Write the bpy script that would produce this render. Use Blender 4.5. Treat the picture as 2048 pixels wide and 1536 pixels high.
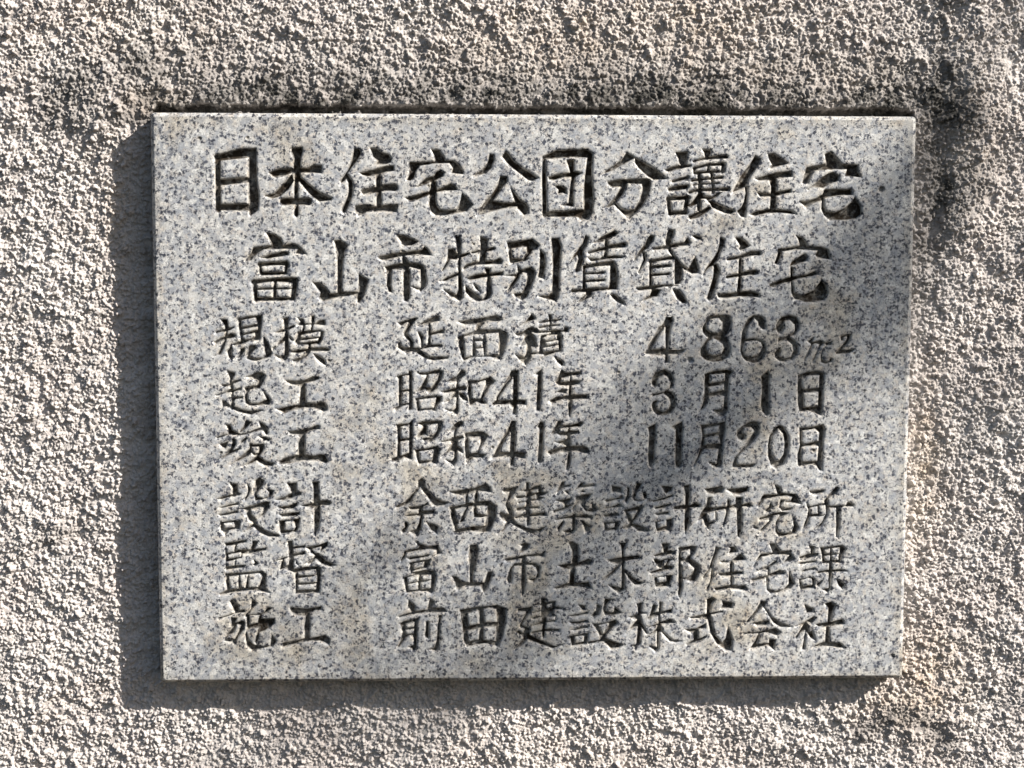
import bpy, math, random
import numpy as np
from mathutils import Matrix, Vector

# ------------------------------------------------------------------ scene, camera, light
S = bpy.context.scene
for o in list(bpy.data.objects):
    bpy.data.objects.remove(o)
COL = S.collection

CAM_POS = Vector((-0.0569552, -1.2339209, 0.1210772))
R_ = ((0.9995032, -0.0314072, 0.0026322), (-0.0001218, -0.0873639, -0.9961766), (0.0315171, 0.9956812, -0.0873243))
cam = bpy.data.cameras.new('camera')
cam.sensor_fit = 'HORIZONTAL'; cam.sensor_width = 36.0; cam.lens = 3076.0 / 2048.0 * 36.0
cam.clip_start = 0.05; cam.clip_end = 200.0
camo = bpy.data.objects.new('camera', cam); COL.objects.link(camo)
camo.matrix_world = Matrix(((R_[0][0], -R_[1][0], -R_[2][0], CAM_POS.x),
                            (R_[0][1], -R_[1][1], -R_[2][1], CAM_POS.y),
                            (R_[0][2], -R_[1][2], -R_[2][2], CAM_POS.z), (0, 0, 0, 1)))
S.camera = camo

L = Vector((1.90, -1.0, 1.50)).normalized()          # towards the sun
sun = bpy.data.lights.new('sun', 'SUN'); sun.energy = 5.0; sun.angle = math.radians(0.53); sun.color = (1.0, 0.955, 0.89)
suno = bpy.data.objects.new('sun', sun); COL.objects.link(suno)
suno.rotation_euler = L.to_track_quat('Z', 'Y').to_euler()
suno.location = L * 6

w = bpy.data.worlds.new('World'); S.world = w; w.use_nodes = True
wn = w.node_tree.nodes; wl = w.node_tree.links
bg = wn['Background']
sky = wn.new('ShaderNodeTexSky'); sky.sky_type = 'NISHITA'; sky.sun_disc = False
sky.sun_elevation = math.asin(L.z); sky.sun_rotation = math.atan2(L.x, L.y)
wl.new(sky.outputs[0], bg.inputs[0]); bg.inputs[1].default_value = 0.05

S.view_settings.view_transform = 'Standard'; S.view_settings.look = 'None'
S.view_settings.exposure = 0.85; S.view_settings.gamma = 1.0
S.render.resolution_x = 1024; S.render.resolution_y = 768

# ------------------------------------------------------------------ helpers
rng = np.random.default_rng(41)

def make_mesh(name, verts, loops, starts, totals, mat, parent=None, smooth=True):
    me = bpy.data.meshes.new(name)
    me.vertices.add(len(verts)); me.vertices.foreach_set('co', np.ascontiguousarray(verts, np.float32).ravel())
    me.loops.add(len(loops)); me.loops.foreach_set('vertex_index', np.asarray(loops, np.int32))
    me.polygons.add(len(starts)); me.polygons.foreach_set('loop_start', np.asarray(starts, np.int32))
    me.polygons.foreach_set('loop_total', np.asarray(totals, np.int32))
    me.polygons.foreach_set('use_smooth', np.full(len(starts), smooth))
    me.update(calc_edges=True); me.validate()
    me.materials.append(mat)
    o = bpy.data.objects.new(name, me); COL.objects.link(o)
    if parent: o.parent = parent
    return o

def quads_mesh(name, verts, q, mat, parent=None, smooth=True, ngons=()):
    """q: (n,4) indices into verts; ngons: list of index lists; unused verts are dropped"""
    flat = q.ravel()
    extra = np.concatenate([np.asarray(g) for g in ngons]) if len(ngons) else np.zeros(0, int)
    alli = np.concatenate([flat, extra]).astype(np.int64)
    used, inv = np.unique(alli, return_inverse=True)
    tot = np.concatenate([np.full(len(q), 4), np.array([len(g) for g in ngons], int)]).astype(int)
    st = np.concatenate([[0], np.cumsum(tot)[:-1]])
    o = make_mesh(name, verts[used], inv, st, tot, mat, parent, smooth)
    return o, used

def vnoise(x, z, scale, seed, octaves=3, gain=0.5):
    """smooth value noise on arrays of mm coordinates"""
    out = np.zeros(x.shape); amp = 1.0; tot = 0
    for k in range(octaves):
        g = np.random.default_rng(seed + 17 * k).random((256, 256))
        u = x / scale * 2 ** k + 71.3 * k; v = z / scale * 2 ** k + 19.7 * k
        iu = np.floor(u).astype(int); iv = np.floor(v).astype(int)
        fu = u - iu; fv = v - iv; fu = fu * fu * (3 - 2 * fu); fv = fv * fv * (3 - 2 * fv)
        a = g[iv & 255, iu & 255]; b = g[iv & 255, (iu + 1) & 255]
        c = g[(iv + 1) & 255, iu & 255]; d = g[(iv + 1) & 255, (iu + 1) & 255]
        out += amp * ((a * (1 - fu) + b * fu) * (1 - fv) + (c * (1 - fu) + d * fu) * fv); tot += amp; amp *= gain
    return out / tot                                  # 0..1

def sstep(a, b, x):
    t = np.clip((x - a) / (b - a), 0, 1); return t * t * (3 - 2 * t)

class NT:
    def __init__(s, name):
        s.m = bpy.data.materials.new(name); s.m.use_nodes = True
        s.t = s.m.node_tree; s.n = s.t.nodes; s.l = s.t.links
        s.bsdf = s.n['Principled BSDF']
    def new(s, kind, **kw):
        n = s.n.new(kind)
        for k, v in kw.items(): setattr(n, k, v)
        return n
    def noise(s, vec, scale, detail=2, rough=0.5, dist=0.0):
        n = s.new('ShaderNodeTexNoise'); n.inputs['Scale'].default_value = scale; n.inputs['Detail'].default_value = detail
        n.inputs['Roughness'].default_value = rough; n.inputs['Distortion'].default_value = dist
        s.l.new(vec, n.inputs['Vector']); return n
    def voro(s, vec, scale, feature='F1'):
        n = s.new('ShaderNodeTexVoronoi', feature=feature); n.inputs['Scale'].default_value = scale
        s.l.new(vec, n.inputs['Vector']); return n
    def ramp(s, fac, stops, interp='LINEAR'):
        n = s.new('ShaderNodeValToRGB'); n.color_ramp.interpolation = interp
        e = n.color_ramp.elements
        while len(e) < len(stops): e.new(0.5)
        for el, (p, c) in zip(e, stops):
            el.position = p; el.color = (c, c, c, 1) if isinstance(c, (int, float)) else (*c, 1)
        s.l.new(fac, n.inputs[0]); return n.outputs[0]
    def mix(s, fac, a, b, mode='MIX'):
        n = s.new('ShaderNodeMix', data_type='RGBA', blend_type=mode)
        for sock, v in ((n.inputs[0], fac), (n.inputs[6], a), (n.inputs[7], b)):
            if isinstance(v, (int, float)): sock.default_value = v
            elif isinstance(v, tuple): sock.default_value = (*v, 1)
            else: s.l.new(v, sock)
        return n.outputs[2]
    def math(s, op, a, b=0.0, clamp=False):
        n = s.new('ShaderNodeMath', operation=op, use_clamp=clamp)
        for sock, v in ((n.inputs[0], a), (n.inputs[1], b)):
            if isinstance(v, (int, float)): sock.default_value = v
            else: s.l.new(v, sock)
        return n.outputs[0]
    def attr(s, name):
        n = s.new('ShaderNodeAttribute'); n.attribute_name = name; return n.outputs['Fac']
    def bump(s, h, strength, dist):
        n = s.new('ShaderNodeBump'); n.inputs['Strength'].default_value = strength; n.inputs['Distance'].default_value = dist
        s.l.new(h, n.inputs['Height']); s.l.new(n.outputs[0], s.bsdf.inputs['Normal']); return n

# ------------------------------------------------------------------ materials
def granite_material():
    t = NT('speckled_granite')
    tc = t.new('ShaderNodeTexCoord').outputs['Object']
    warp = t.noise(tc, 420, 3, 0.6)
    sub = t.new('ShaderNodeVectorMath', operation='SUBTRACT'); t.l.new(warp.outputs['Color'], sub.inputs[0]); sub.inputs[1].default_value = (.5, .5, .5)
    sc = t.new('ShaderNodeVectorMath', operation='SCALE'); t.l.new(sub.outputs[0], sc.inputs[0]); sc.inputs['Scale'].default_value = 0.0050
    ad = t.new('ShaderNodeVectorMath', operation='ADD'); t.l.new(tc, ad.inputs[0]); t.l.new(sc.outputs[0], ad.inputs[1])
    wv = ad.outputs[0]
    # quartz and feldspar crystals: soft, low contrast
    big = t.voro(wv, 250, 'SMOOTH_F1'); big.inputs['Smoothness'].default_value = 0.35
    sep = t.new('ShaderNodeSeparateColor'); t.l.new(big.outputs['Color'], sep.inputs[0])
    base = t.ramp(sep.outputs[0], [(0.05, (.345, .36, .385)), (0.35, (.465, .47, .475)), (0.6, (.56, .55, .525)), (0.95, (.69, .685, .665))], 'LINEAR')
    cl = t.noise(wv, 190, 3, 0.65, 0.3)
    base = t.mix(t.ramp(cl.outputs['Fac'], [(0.52, 0.0), (0.64, 0.60)]), base, (.585, .525, .455), 'MIX')
    cw = t.noise(tc, 16, 2, 0.5)
    base = t.mix(t.ramp(cw.outputs['Fac'], [(0.48, 0.0), (0.72, 0.16)]), base, (.55, .50, .43), 'MIX')
    bl = t.noise(wv, 240, 3, 0.6, 0.3)
    base = t.mix(t.ramp(bl.outputs['Fac'], [(0.53, 0.0), (0.66, 0.65)]), base, (.37, .385, .42), 'MIX')
    fine = t.noise(tc, 800, 3, 0.65)
    base = t.mix(0.9, base, t.ramp(fine.outputs['Fac'], [(0.3, .66), (0.7, 1.30)]), 'MULTIPLY')
    # black mica: ragged flecks gathered in loose clusters
    clus = t.noise(tc, 95, 3, 0.65, 0.2)
    fleck_shade = t.attr('mica')
    # ragged coordinates for the mica so that each fleck has a torn outline
    w2 = t.noise(tc, 1500, 2, 0.6)
    s2 = t.new('ShaderNodeVectorMath', operation='SUBTRACT'); t.l.new(w2.outputs['Color'], s2.inputs[0]); s2.inputs[1].default_value = (.5, .5, .5)
    c2 = t.new('ShaderNodeVectorMath', operation='SCALE'); t.l.new(s2.outputs[0], c2.inputs[0]); c2.inputs['Scale'].default_value = 0.0032
    a2 = t.new('ShaderNodeVectorMath', operation='ADD'); t.l.new(wv, a2.inputs[0]); t.l.new(c2.outputs[0], a2.inputs[1])
    def flecks(scale, p0, p1, r0, r1):
        v = t.voro(a2.outputs[0], scale); s_ = t.new('ShaderNodeSeparateColor'); t.l.new(v.outputs['Color'], s_.inputs[0])
        p = t.math('ADD', t.ramp(clus.outputs['Fac'], [(0.36, p0), (0.66, p1)]), t.math('MULTIPLY', fleck_shade, 0.16))
        on = t.math('LESS_THAN', s_.outputs[0], p)
        rad = t.math('ADD', t.math('MULTIPLY', s_.outputs[1], r1 - r0), r0)
        d = t.math('SUBTRACT', rad, v.outputs['Distance'])
        return t.math('MULTIPLY', on, t.ramp(d, [(0.0, 0.0), (0.09, 1.0)])), s_.outputs[2]
    f1, k1 = flecks(330, 0.12, 0.62, .34, .66)
    f2, k2 = flecks(560, 0.12, 0.50, .34, .64)
    f3, k3 = flecks(950, 0.10, 0.38, .35, .60)
    col = t.mix(t.math('MULTIPLY', f3, .75), base, (.10, .105, .125))
    col = t.mix(t.math('MULTIPLY', f2, .92), col, t.mix(k2, (.020, .022, .034), (.12, .13, .16)))
    col = t.mix(t.math('MULTIPLY', f1, .96), col, t.mix(k1, (.016, .018, .030), (.070, .078, .105)))
    # brown water marks near carving / edges, and old paint left in the cuts with their shade deepened
    rust = t.attr('rust'); rn = t.noise(tc, 60, 3, 0.6)
    rf = t.math('MULTIPLY', rust, t.ramp(rn.outputs['Fac'], [(0.30, 0.5), (0.6, 1.0)]))
    col = t.mix(rf, col, t.mix(1.0, col, (.80, .725, .61), 'MULTIPLY'))
    paint = t.attr('paint'); pn = t.noise(tc, 170, 4, 0.65)
    pf = t.math('MULTIPLY', paint, t.ramp(pn.outputs['Fac'], [(0.34, 0.45), (0.58, 1.0)]), True)
    col = t.mix(pf, col, t.mix(pn.outputs['Fac'], (.011, .009, .007), (.052, .041, .031)))
    t.l.new(col, t.bsdf.inputs['Base Color'])
    ro = t.ramp(fine.outputs['Fac'], [(0.3, .38), (0.7, .55)]); t.l.new(t.math('ADD', ro, t.math('MULTIPLY', pf, 0.3)), t.bsdf.inputs['Roughness'])
    t.l.new(t.math('MULTIPLY', t.math('SUBTRACT', 1.0, pf), 0.4), t.bsdf.inputs['Specular IOR Level'])
    t.bump(fine.outputs['Fac'], 0.30, 0.0006)
    return t.m

def stucco_material():
    t = NT('sprayed_stucco')
    tc = t.new('ShaderNodeTexCoord').outputs['Object']
    n1 = t.noise(tc, 14, 4, 0.6); n2 = t.noise(tc, 260, 3, 0.6); n3 = t.noise(tc, 4.5, 3, 0.55)
    col = t.ramp(n1.outputs['Fac'], [(0.30, (.58, .52, .485)), (0.55, (.64, .59, .555)), (0.75, (.67, .63, .60))])
    col = t.mix(0.8, col, t.ramp(n2.outputs['Fac'], [(0.30, .78), (0.68, 1.12)]), 'MULTIPLY')
    # warm ochre lichen / rust washes
    oc = t.attr('ochre'); on = t.noise(tc, 70, 4, 0.65)
    of = t.math('MULTIPLY', oc, t.ramp(on.outputs['Fac'], [(0.35, 0.35), (0.62, 1.0)]), True)
    col = t.mix(of, col, t.mix(1.0, col, (.97, .83, .64), 'MULTIPLY'))
    # black grime, and shade painted in beside the slab
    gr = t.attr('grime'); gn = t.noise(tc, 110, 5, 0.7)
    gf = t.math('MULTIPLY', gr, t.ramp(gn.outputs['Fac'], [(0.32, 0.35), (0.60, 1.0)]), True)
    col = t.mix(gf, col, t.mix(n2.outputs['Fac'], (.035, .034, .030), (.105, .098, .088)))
    t.l.new(col, t.bsdf.inputs['Base Color'])
    t.bsdf.inputs['Roughness'].default_value = 0.9; t.bsdf.inputs['Specular IOR Level'].default_value = 0.2
    b = t.noise(tc, 1150, 3, 0.65)
    t.bump(b.outputs['Fac'], 0.8, 0.0012)
    return t.m

def plain_material(name, col, rough=0.7):
    t = NT(name); tc = t.new('ShaderNodeTexCoord').outputs['Object']
    n = t.noise(tc, 30, 3, 0.6)
    t.l.new(t.mix(1.0, col, t.ramp(n.outputs['Fac'], [(0.3, .7), (0.7, 1.25)]), 'MULTIPLY'), t.bsdf.inputs['Base Color'])
    t.bsdf.inputs['Roughness'].default_value = rough
    return t.m

GRANITE = granite_material(); STUCCO = stucco_material()

# ------------------------------------------------------------------ carved characters (outlines in plaque millimetres, x right, z up)
# one line per character:  char | P polygon | H island left standing | S stroke x,z,width ...
GLYPHS = '''
日|S-248.5,192.2,4.7 -248.6,171.1,4.7 -248.6,151.1,4.7|P-251.5,193.0 -235.2,197.5 -231.4,198.3 -218.2,198.8 -218.3,190.1 -224.7,191.2 -245.9,188.8 -250.5,186.9|P-225.0,197.6 -218.2,198.0 -218.1,175.0 -216.6,159.9 -217.5,150.8 -223.8,145.8 -225.4,150.4|S-248.7,153.0,5.2 -225.2,153.0,5.9|S-245.8,172.2,5.3 -224.6,174.4,4.5
本|P-191.0,199.3 -182.6,199.7 -182.1,197.0 -184.2,190.2 -183.9,184.2 -184.0,175.1 -185.9,172.1 -186.0,161.5 -185.8,147.1 -187.7,145.2 -189.7,147.1 -189.4,152.4 -189.6,160.0 -189.3,178.9 -190.3,184.9 -189.8,190.2 -191.4,196.2|P-209.0,180.3 -201.3,183.0 -190.0,183.8 -178.6,183.9 -174.0,186.5 -167.6,185.4 -167.6,179.7 -183.9,179.7 -190.8,179.6 -196.9,177.4 -203.3,176.2 -206.3,176.9|P-190.8,178.9 -189.2,173.6 -193.9,166.8 -200.1,161.5 -206.5,159.5 -212.2,162.2 -205.3,164.1 -199.2,170.5|P-186.2,178.2 -183.2,175.9 -174.9,169.1 -168.9,164.6 -159.4,160.1 -160.9,158.6 -170.1,157.2 -177.3,163.1 -185.5,173.2|S-197.8,157.5,5.8 -178.4,157.6,5.9
住|P-142.2,199.1 -137.9,198.8 -136.7,195.2 -140.1,189.1 -144.1,184.3 -147.5,179.7 -147.2,177.6 -149.3,174.3 -153.3,171.2 -153.6,173.9 -149.3,180.0 -146.2,186.1|S-148.1,177.6,3.0 -145.4,172.8,3.8 -145.1,167.3,4.0 -146.2,161.2,4.0 -148.8,155.2,4.3 -150.6,150.8,4.0|P-129.8,199.4 -124.8,199.4 -120.6,195.8 -115.1,194.4 -113.0,191.6 -113.8,188.3 -117.6,186.8 -124.3,186.5 -126.4,186.1 -124.6,189.2 -127.9,192.5|P-138.3,180.3 -126.7,182.8 -117.6,185.6 -111.5,185.9 -111.1,181.9 -118.2,180.4 -122.5,178.6 -131.6,177.0 -136.2,178.2|S-123.7,180.1,4.4 -123.5,167.4,4.5 -123.1,152.2,4.5|S-134.8,165.4,4.8 -123.8,167.3,4.9 -118.3,168.6,5.2 -111.1,168.8,5.8|P-141.8,154.6 -134.8,155.5 -126.9,154.3 -114.7,155.9 -108.1,155.6 -109.2,149.5 -123.3,150.1 -133.0,149.4 -136.1,147.3 -139.1,146.7 -142.3,149.7
宅|P-82.5,198.7 -76.1,198.2 -71.9,192.7 -70.0,188.2 -81.0,187.6 -79.5,190.6 -80.4,194.2|P-99.3,188.4 -81.0,189.4 -70.0,190.3 -64.6,190.0 -60.3,186.7 -56.9,181.0 -56.9,179.3 -67.3,180.0 -65.5,184.0 -68.2,187.9 -81.6,187.1 -90.8,185.6 -93.9,182.0 -95.6,176.0 -98.8,173.8 -102.1,174.3 -99.7,179.6|P-95.1,168.6 -91.4,172.1 -86.5,176.3 -81.1,177.9 -78.0,181.5 -74.9,182.4 -72.3,180.6 -72.9,177.6 -78.6,174.5 -84.1,172.1 -88.4,170.2|P-103.1,160.7 -93.3,163.6 -84.7,166.0 -82.9,168.8 -77.4,167.6 -71.9,170.0 -67.0,172.3 -63.3,170.3 -61.6,166.9 -71.9,166.1 -78.0,165.1 -84.1,163.0 -93.3,159.0 -98.5,157.8|P-82.9,174.8 -78.3,173.6 -77.9,166.3 -78.6,161.5 -78.0,155.4 -75.6,152.1 -68.9,151.3 -63.1,152.1 -60.3,157.3 -58.3,164.9 -53.6,160.7 -50.0,155.5 -54.2,150.3 -65.8,148.1 -71.9,146.9 -79.3,146.9 -83.5,151.1 -84.5,156.6 -83.6,164.5
公|P-36.6,195.0 -33.2,194.7 -32.8,190.2 -35.2,184.1 -39.6,179.9 -49.7,177.1 -48.2,179.5 -42.7,182.6 -39.0,187.7|P-24.1,197.8 -21.6,195.4 -17.6,190.0 -12.1,185.7 -5.3,181.5 1.9,176.5 -2.9,174.2 -6.6,174.8 -15.1,181.5 -21.3,186.3 -27.1,193.2|P-28.3,177.8 -23.0,177.5 -22.6,173.8 -26.8,168.4 -31.0,162.3 -33.5,158.9 -27.3,157.7 -18.8,157.4 -15.1,158.7 -12.3,156.2 -15.1,154.1 -24.3,152.9 -36.5,149.8 -42.0,147.9 -46.6,147.3 -45.4,151.3 -39.9,159.2 -34.7,164.7 -31.0,170.8|P-20.3,169.3 -15.7,163.8 -12.6,159.6 -7.6,156.9 -5.4,152.6 -6.9,148.6 -9.5,147.4 -14.8,152.9 -16.8,158.1 -18.7,164.1
団|S6.1,192.5,3.2 6.3,174.0,3.7 6.8,147.8,4.0|P4.7,193.4 15.4,198.3 27.7,198.9 39.9,199.3 44.5,196.0 44.0,192.3 40.0,192.5 27.7,192.8 6.6,191.0|P39.9,198.7 44.5,195.4 43.9,180.2 45.4,161.9 44.9,149.7 40.6,143.9 36.0,143.9 32.6,146.0 37.3,152.1 37.1,168.0 38.5,183.2 40.0,192.9|P4.9,148.4 12.0,151.1 21.8,151.2 37.2,152.5 40.3,146.7 28.0,146.0 6.8,145.9|P23.7,190.6 30.0,191.0 29.7,182.0 30.4,175.9 29.6,168.0 29.3,154.3 20.2,155.4 25.4,157.6 26.3,168.0 27.2,177.1 25.9,183.2|P9.4,177.6 18.6,180.1 25.9,181.0 30.2,182.3 36.1,180.5 31.5,177.7 29.6,175.0 27.2,177.4 20.4,176.8 14.3,174.9 10.1,175.3|P14.3,170.7 19.2,171.0 23.8,168.6 24.2,164.0 20.5,165.2 16.3,163.4 17.4,167.3
分|P70.9,196.8 76.8,193.7 77.1,192.2 71.9,189.3 66.4,186.1 60.9,183.0 50.8,179.1 55.4,183.4 61.5,187.1 67.0,191.4|P77.3,193.2 81.7,191.0 89.2,186.8 95.4,183.2 103.1,176.3 92.4,175.2 86.8,178.9 80.6,184.3 77.6,188.7|P56.1,174.2 67.7,176.0 80.7,176.6 89.6,176.4 89.7,170.6 83.2,172.0 72.1,172.4 70.6,168.7 69.1,165.7 66.3,167.8 66.0,169.6 59.5,169.6 56.6,171.7|P83.1,175.5 90.2,175.5 90.3,170.6 88.5,163.3 83.7,154.4 78.8,149.5 73.6,144.8 69.8,147.7 65.5,151.9 61.5,155.9 62.4,158.6 66.7,153.5 71.7,151.8 77.2,152.9 81.4,159.6 83.2,167.0|P66.6,169.9 71.2,170.3 69.2,164.8 64.5,159.3 61.1,155.9 57.5,153.7 53.8,153.5 58.1,157.7 62.3,162.6
讓|P109.1,197.4 119.4,197.7 118.8,192.7 117.8,187.2 112.6,187.5 111.3,192.6|P100.8,183.5 105.2,185.4 112.6,187.3 122.1,187.5 121.5,186.0 110.8,183.4 104.0,181.7|S107.8,174.4,2.3 113.3,175.9,2.8 119.2,177.5,2.7|S105.4,168.1,3.1 111.6,169.2,4.1 118.5,170.3,3.8|S104.6,160.8,3.4 119.7,161.7,3.7|S119.5,161.7,3.8 117.3,150.0,3.7|S104.2,160.9,3.7 105.9,149.0,3.4|S105.9,149.4,3.6 118.0,150.1,3.6|P130.3,199.7 137.4,199.0 137.6,195.8 135.6,192.5 132.8,193.0 132.0,197.0|S123.9,190.1,1.7 132.2,192.3,2.5 141.5,193.4,3.1 149.8,193.9,3.0|S124.6,184.8,2.5 135.4,187.6,2.5 147.1,188.1,2.7|S147.7,187.6,3.2 146.9,182.5,3.2|S136.0,187.3,2.6 135.4,182.4,2.6|S124.4,184.8,2.5 124.9,181.1,2.5|S125.6,181.0,2.5 135.5,181.9,2.2 146.6,182.3,1.9|S128.1,181.2,3.1 129.4,174.5,3.6 129.2,165.3,3.5|S138.2,181.8,2.7 139.2,173.3,2.7 139.7,166.0,2.7|S122.9,175.0,2.1 127.5,175.8,2.1 138.6,176.9,2.0 146.3,177.6,2.2|S124.2,171.7,1.5 128.8,172.5,1.6 138.7,172.7,1.6 143.6,173.3,1.6|S121.2,165.9,2.8 128.2,167.7,2.5 140.0,168.1,2.5 146.1,168.3,2.8 151.1,168.4,3.2|P128.0,165.9 132.1,165.3 132.6,162.9 138.8,162.6 142.5,165.4 148.0,167.2 142.5,162.3 138.8,160.1 135.8,159.5 133.9,160.9 129.6,160.7 126.5,156.1 121.3,154.0 119.0,154.9 124.0,159.8|S128.6,162.2,3.7 128.6,152.5,3.1|P119.9,147.5 128.5,150.9 136.4,155.2 139.2,154.3 135.3,150.3 128.5,146.0 121.7,144.2|P133.9,160.7 138.9,159.5 145.1,156.3 157.5,151.5 154.5,148.9 150.1,149.2 144.5,151.6 138.9,154.0 137.0,157.4
住|P172.2,194.9 177.5,192.3 175.5,187.5 168.9,178.3 165.5,170.9 162.1,168.8 156.6,166.3 154.0,165.1 156.2,169.1 159.2,175.2 162.2,180.7 167.7,187.4|P164.4,170.9 167.3,170.9 167.0,162.4 166.0,151.4 165.2,146.3 161.8,147.1 158.2,151.3 161.7,154.4 164.0,158.7 165.1,165.4|P182.4,196.3 187.0,197.2 192.6,193.6 198.9,188.8 189.6,186.0 183.2,183.9 185.9,187.5 183.4,191.8|P172.6,176.9 183.6,180.5 192.2,182.2 201.5,183.4 202.5,178.4 192.9,177.3 183.6,175.2 175.6,175.3|P183.0,177.7 189.9,178.4 190.1,168.6 189.7,153.3 184.7,152.7 185.1,162.5 185.3,171.0|P174.2,166.4 184.4,165.5 190.0,166.8 201.1,168.6 201.6,166.2 192.5,163.6 184.5,162.6 176.7,162.7|P168.5,149.0 174.8,151.7 184.0,153.3 193.3,152.7 202.7,152.1 206.1,148.9 191.5,150.2 182.8,149.6 173.6,147.4
宅|P227.5,196.2 232.1,198.4 237.8,192.9 241.6,189.0 245.4,187.8 228.9,187.7|P213.2,185.8 220.6,187.3 229.2,189.0 242.2,188.7 254.4,188.1 254.5,182.9 257.1,178.3 244.0,178.9 245.4,184.4 239.2,184.2 229.3,183.9 220.0,182.9 217.0,179.1 214.7,173.3 210.0,173.3|P234.3,182.3 239.7,179.2 239.1,175.5 232.0,172.3 227.1,169.6 219.1,170.0 213.8,168.1 219.6,172.7 225.7,178.2 230.6,181.3|P208.0,159.2 214.9,159.8 221.1,161.7 226.6,165.1 227.8,168.7 239.6,169.1 249.5,169.1 250.4,164.4 239.7,163.6 228.5,161.7 226.1,159.7 218.7,157.4 213.7,153.9|P226.6,166.3 228.2,162.6 227.9,155.3 230.0,151.6 236.8,150.7 244.2,154.1 249.7,159.0 252.1,163.0 257.6,155.4 258.3,149.2 253.8,145.5 243.2,144.3 232.6,144.5 227.9,148.2 225.6,153.4
富|P-211.2,133.1 -205.4,132.3 -200.0,129.3 -198.3,125.3 -198.7,121.7 -208.0,122.3 -208.0,125.3|P-225.7,115.5 -221.4,121.9 -215.9,122.5 -207.3,124.0 -198.2,123.6 -191.5,125.0 -186.9,123.8 -182.7,119.9 -180.1,116.5 -189.4,117.1 -187.0,120.5 -190.3,120.5 -201.3,120.3 -213.5,119.9 -218.1,117.0 -221.7,114.0 -223.3,111.9 -229.1,110.3|P-217.1,114.0 -207.4,117.1 -197.6,118.9 -193.7,118.1 -194.3,115.9 -202.6,114.0 -210.5,112.6|S-216.9,108.3,3.5 -206.3,109.2,3.0 -195.9,109.4,4.0|S-217.1,108.8,2.8 -215.4,100.9,2.7|S-195.5,109.0,3.7 -196.7,102.5,2.4|S-215.2,101.3,3.2 -196.5,101.8,2.6|S-222.0,94.6,3.7 -206.4,96.5,3.0 -189.0,96.1,4.9|S-221.2,94.8,3.8 -219.9,80.7,3.4|S-189.3,95.9,4.9 -191.2,82.6,4.4|S-219.7,81.3,3.2 -190.7,81.5,2.9|S-204.9,96.0,2.8 -205.4,81.3,2.9|S-219.3,89.3,1.7 -205.3,89.6,1.7 -191.8,89.6,1.6
山|P-158.5,127.1 -153.7,127.9 -147.6,123.6 -150.2,118.7 -151.9,107.1 -152.6,86.6 -156.4,86.6 -156.3,107.1 -157.1,119.3|P-175.6,94.7 -170.4,94.9 -164.9,90.3 -161.9,85.7 -152.7,87.2 -140.5,87.6 -139.3,101.4 -131.5,96.8 -133.0,91.3 -135.3,83.9 -138.4,79.0 -140.7,78.4 -142.0,83.6 -144.2,84.6 -155.8,82.6 -168.4,79.2 -171.2,82.9 -169.7,86.3
市|P-109.7,132.2 -102.3,131.4 -92.2,126.8 -97.4,123.5 -104.9,122.8 -106.1,126.2|P-124.4,114.7 -114.0,117.3 -103.6,118.6 -90.1,120.4 -87.6,123.2 -84.9,120.8 -82.1,116.0 -94.4,116.1 -104.8,115.2 -118.9,111.5 -122.3,112.1|P-105.7,115.2 -103.3,115.2 -99.8,110.3 -99.1,101.1 -99.2,82.7 -101.1,79.3 -103.8,80.0 -104.9,85.2 -104.6,98.7 -105.2,107.2|P-118.9,107.2 -109.7,109.4 -99.9,110.2 -92.6,109.8 -88.0,107.3 -86.8,101.2 -85.6,95.6 -87.6,90.1 -90.8,87.3 -98.5,91.6 -91.4,90.8 -90.9,95.0 -91.1,104.8 -99.9,106.5 -104.9,104.7 -112.8,104.3 -113.9,101.1 -114.0,91.9 -113.0,86.5 -116.1,87.3 -117.7,91.9 -117.2,101.1
特|P-63.7,131.1 -59.9,131.2 -58.5,125.7 -59.1,119.6 -59.5,107.3 -57.9,95.1 -57.3,82.8 -60.0,80.0 -66.2,83.1 -73.0,89.2 -63.1,85.4 -61.4,88.9 -61.3,101.2 -61.3,113.5 -62.6,122.6|P-69.1,120.8 -65.0,121.4 -61.6,117.1 -61.6,112.7 -67.4,112.5 -69.3,108.6 -73.0,103.9 -75.1,103.1 -70.8,111.0|S-61.3,114.8,2.6 -57.0,115.9,2.8 -53.0,117.5,1.7|P-75.7,95.5 -69.9,99.0 -61.9,102.1 -60.4,103.4 -60.4,100.5 -65.6,97.8 -71.1,95.4|P-44.0,130.8 -37.7,128.8 -38.5,120.9 -39.7,110.8 -45.0,110.8 -44.2,119.6|S-50.2,118.1,1.7 -42.3,119.5,2.8 -36.1,120.6,2.5 -33.4,121.5,2.1|P-54.5,109.2 -48.4,110.9 -41.0,111.8 -33.0,112.4 -28.7,114.2 -26.0,111.7 -27.2,109.1 -34.3,108.8 -43.5,108.7 -52.1,107.1 -57.9,104.0 -57.3,106.7|P-54.8,98.5 -48.4,100.9 -39.8,101.9 -29.9,103.0 -25.9,103.3 -25.9,100.6 -34.9,99.3 -43.5,97.9 -52.4,96.0|P-40.5,106.2 -35.8,105.6 -35.8,100.0 -34.5,85.9 -36.1,82.5 -40.4,80.1 -47.1,80.0 -52.1,83.1 -55.5,87.1 -55.6,92.9 -52.7,89.9 -42.2,81.7 -39.3,85.3 -38.7,100.0|P-49.5,93.8 -45.3,91.5 -43.6,86.8 -47.2,89.5
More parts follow.
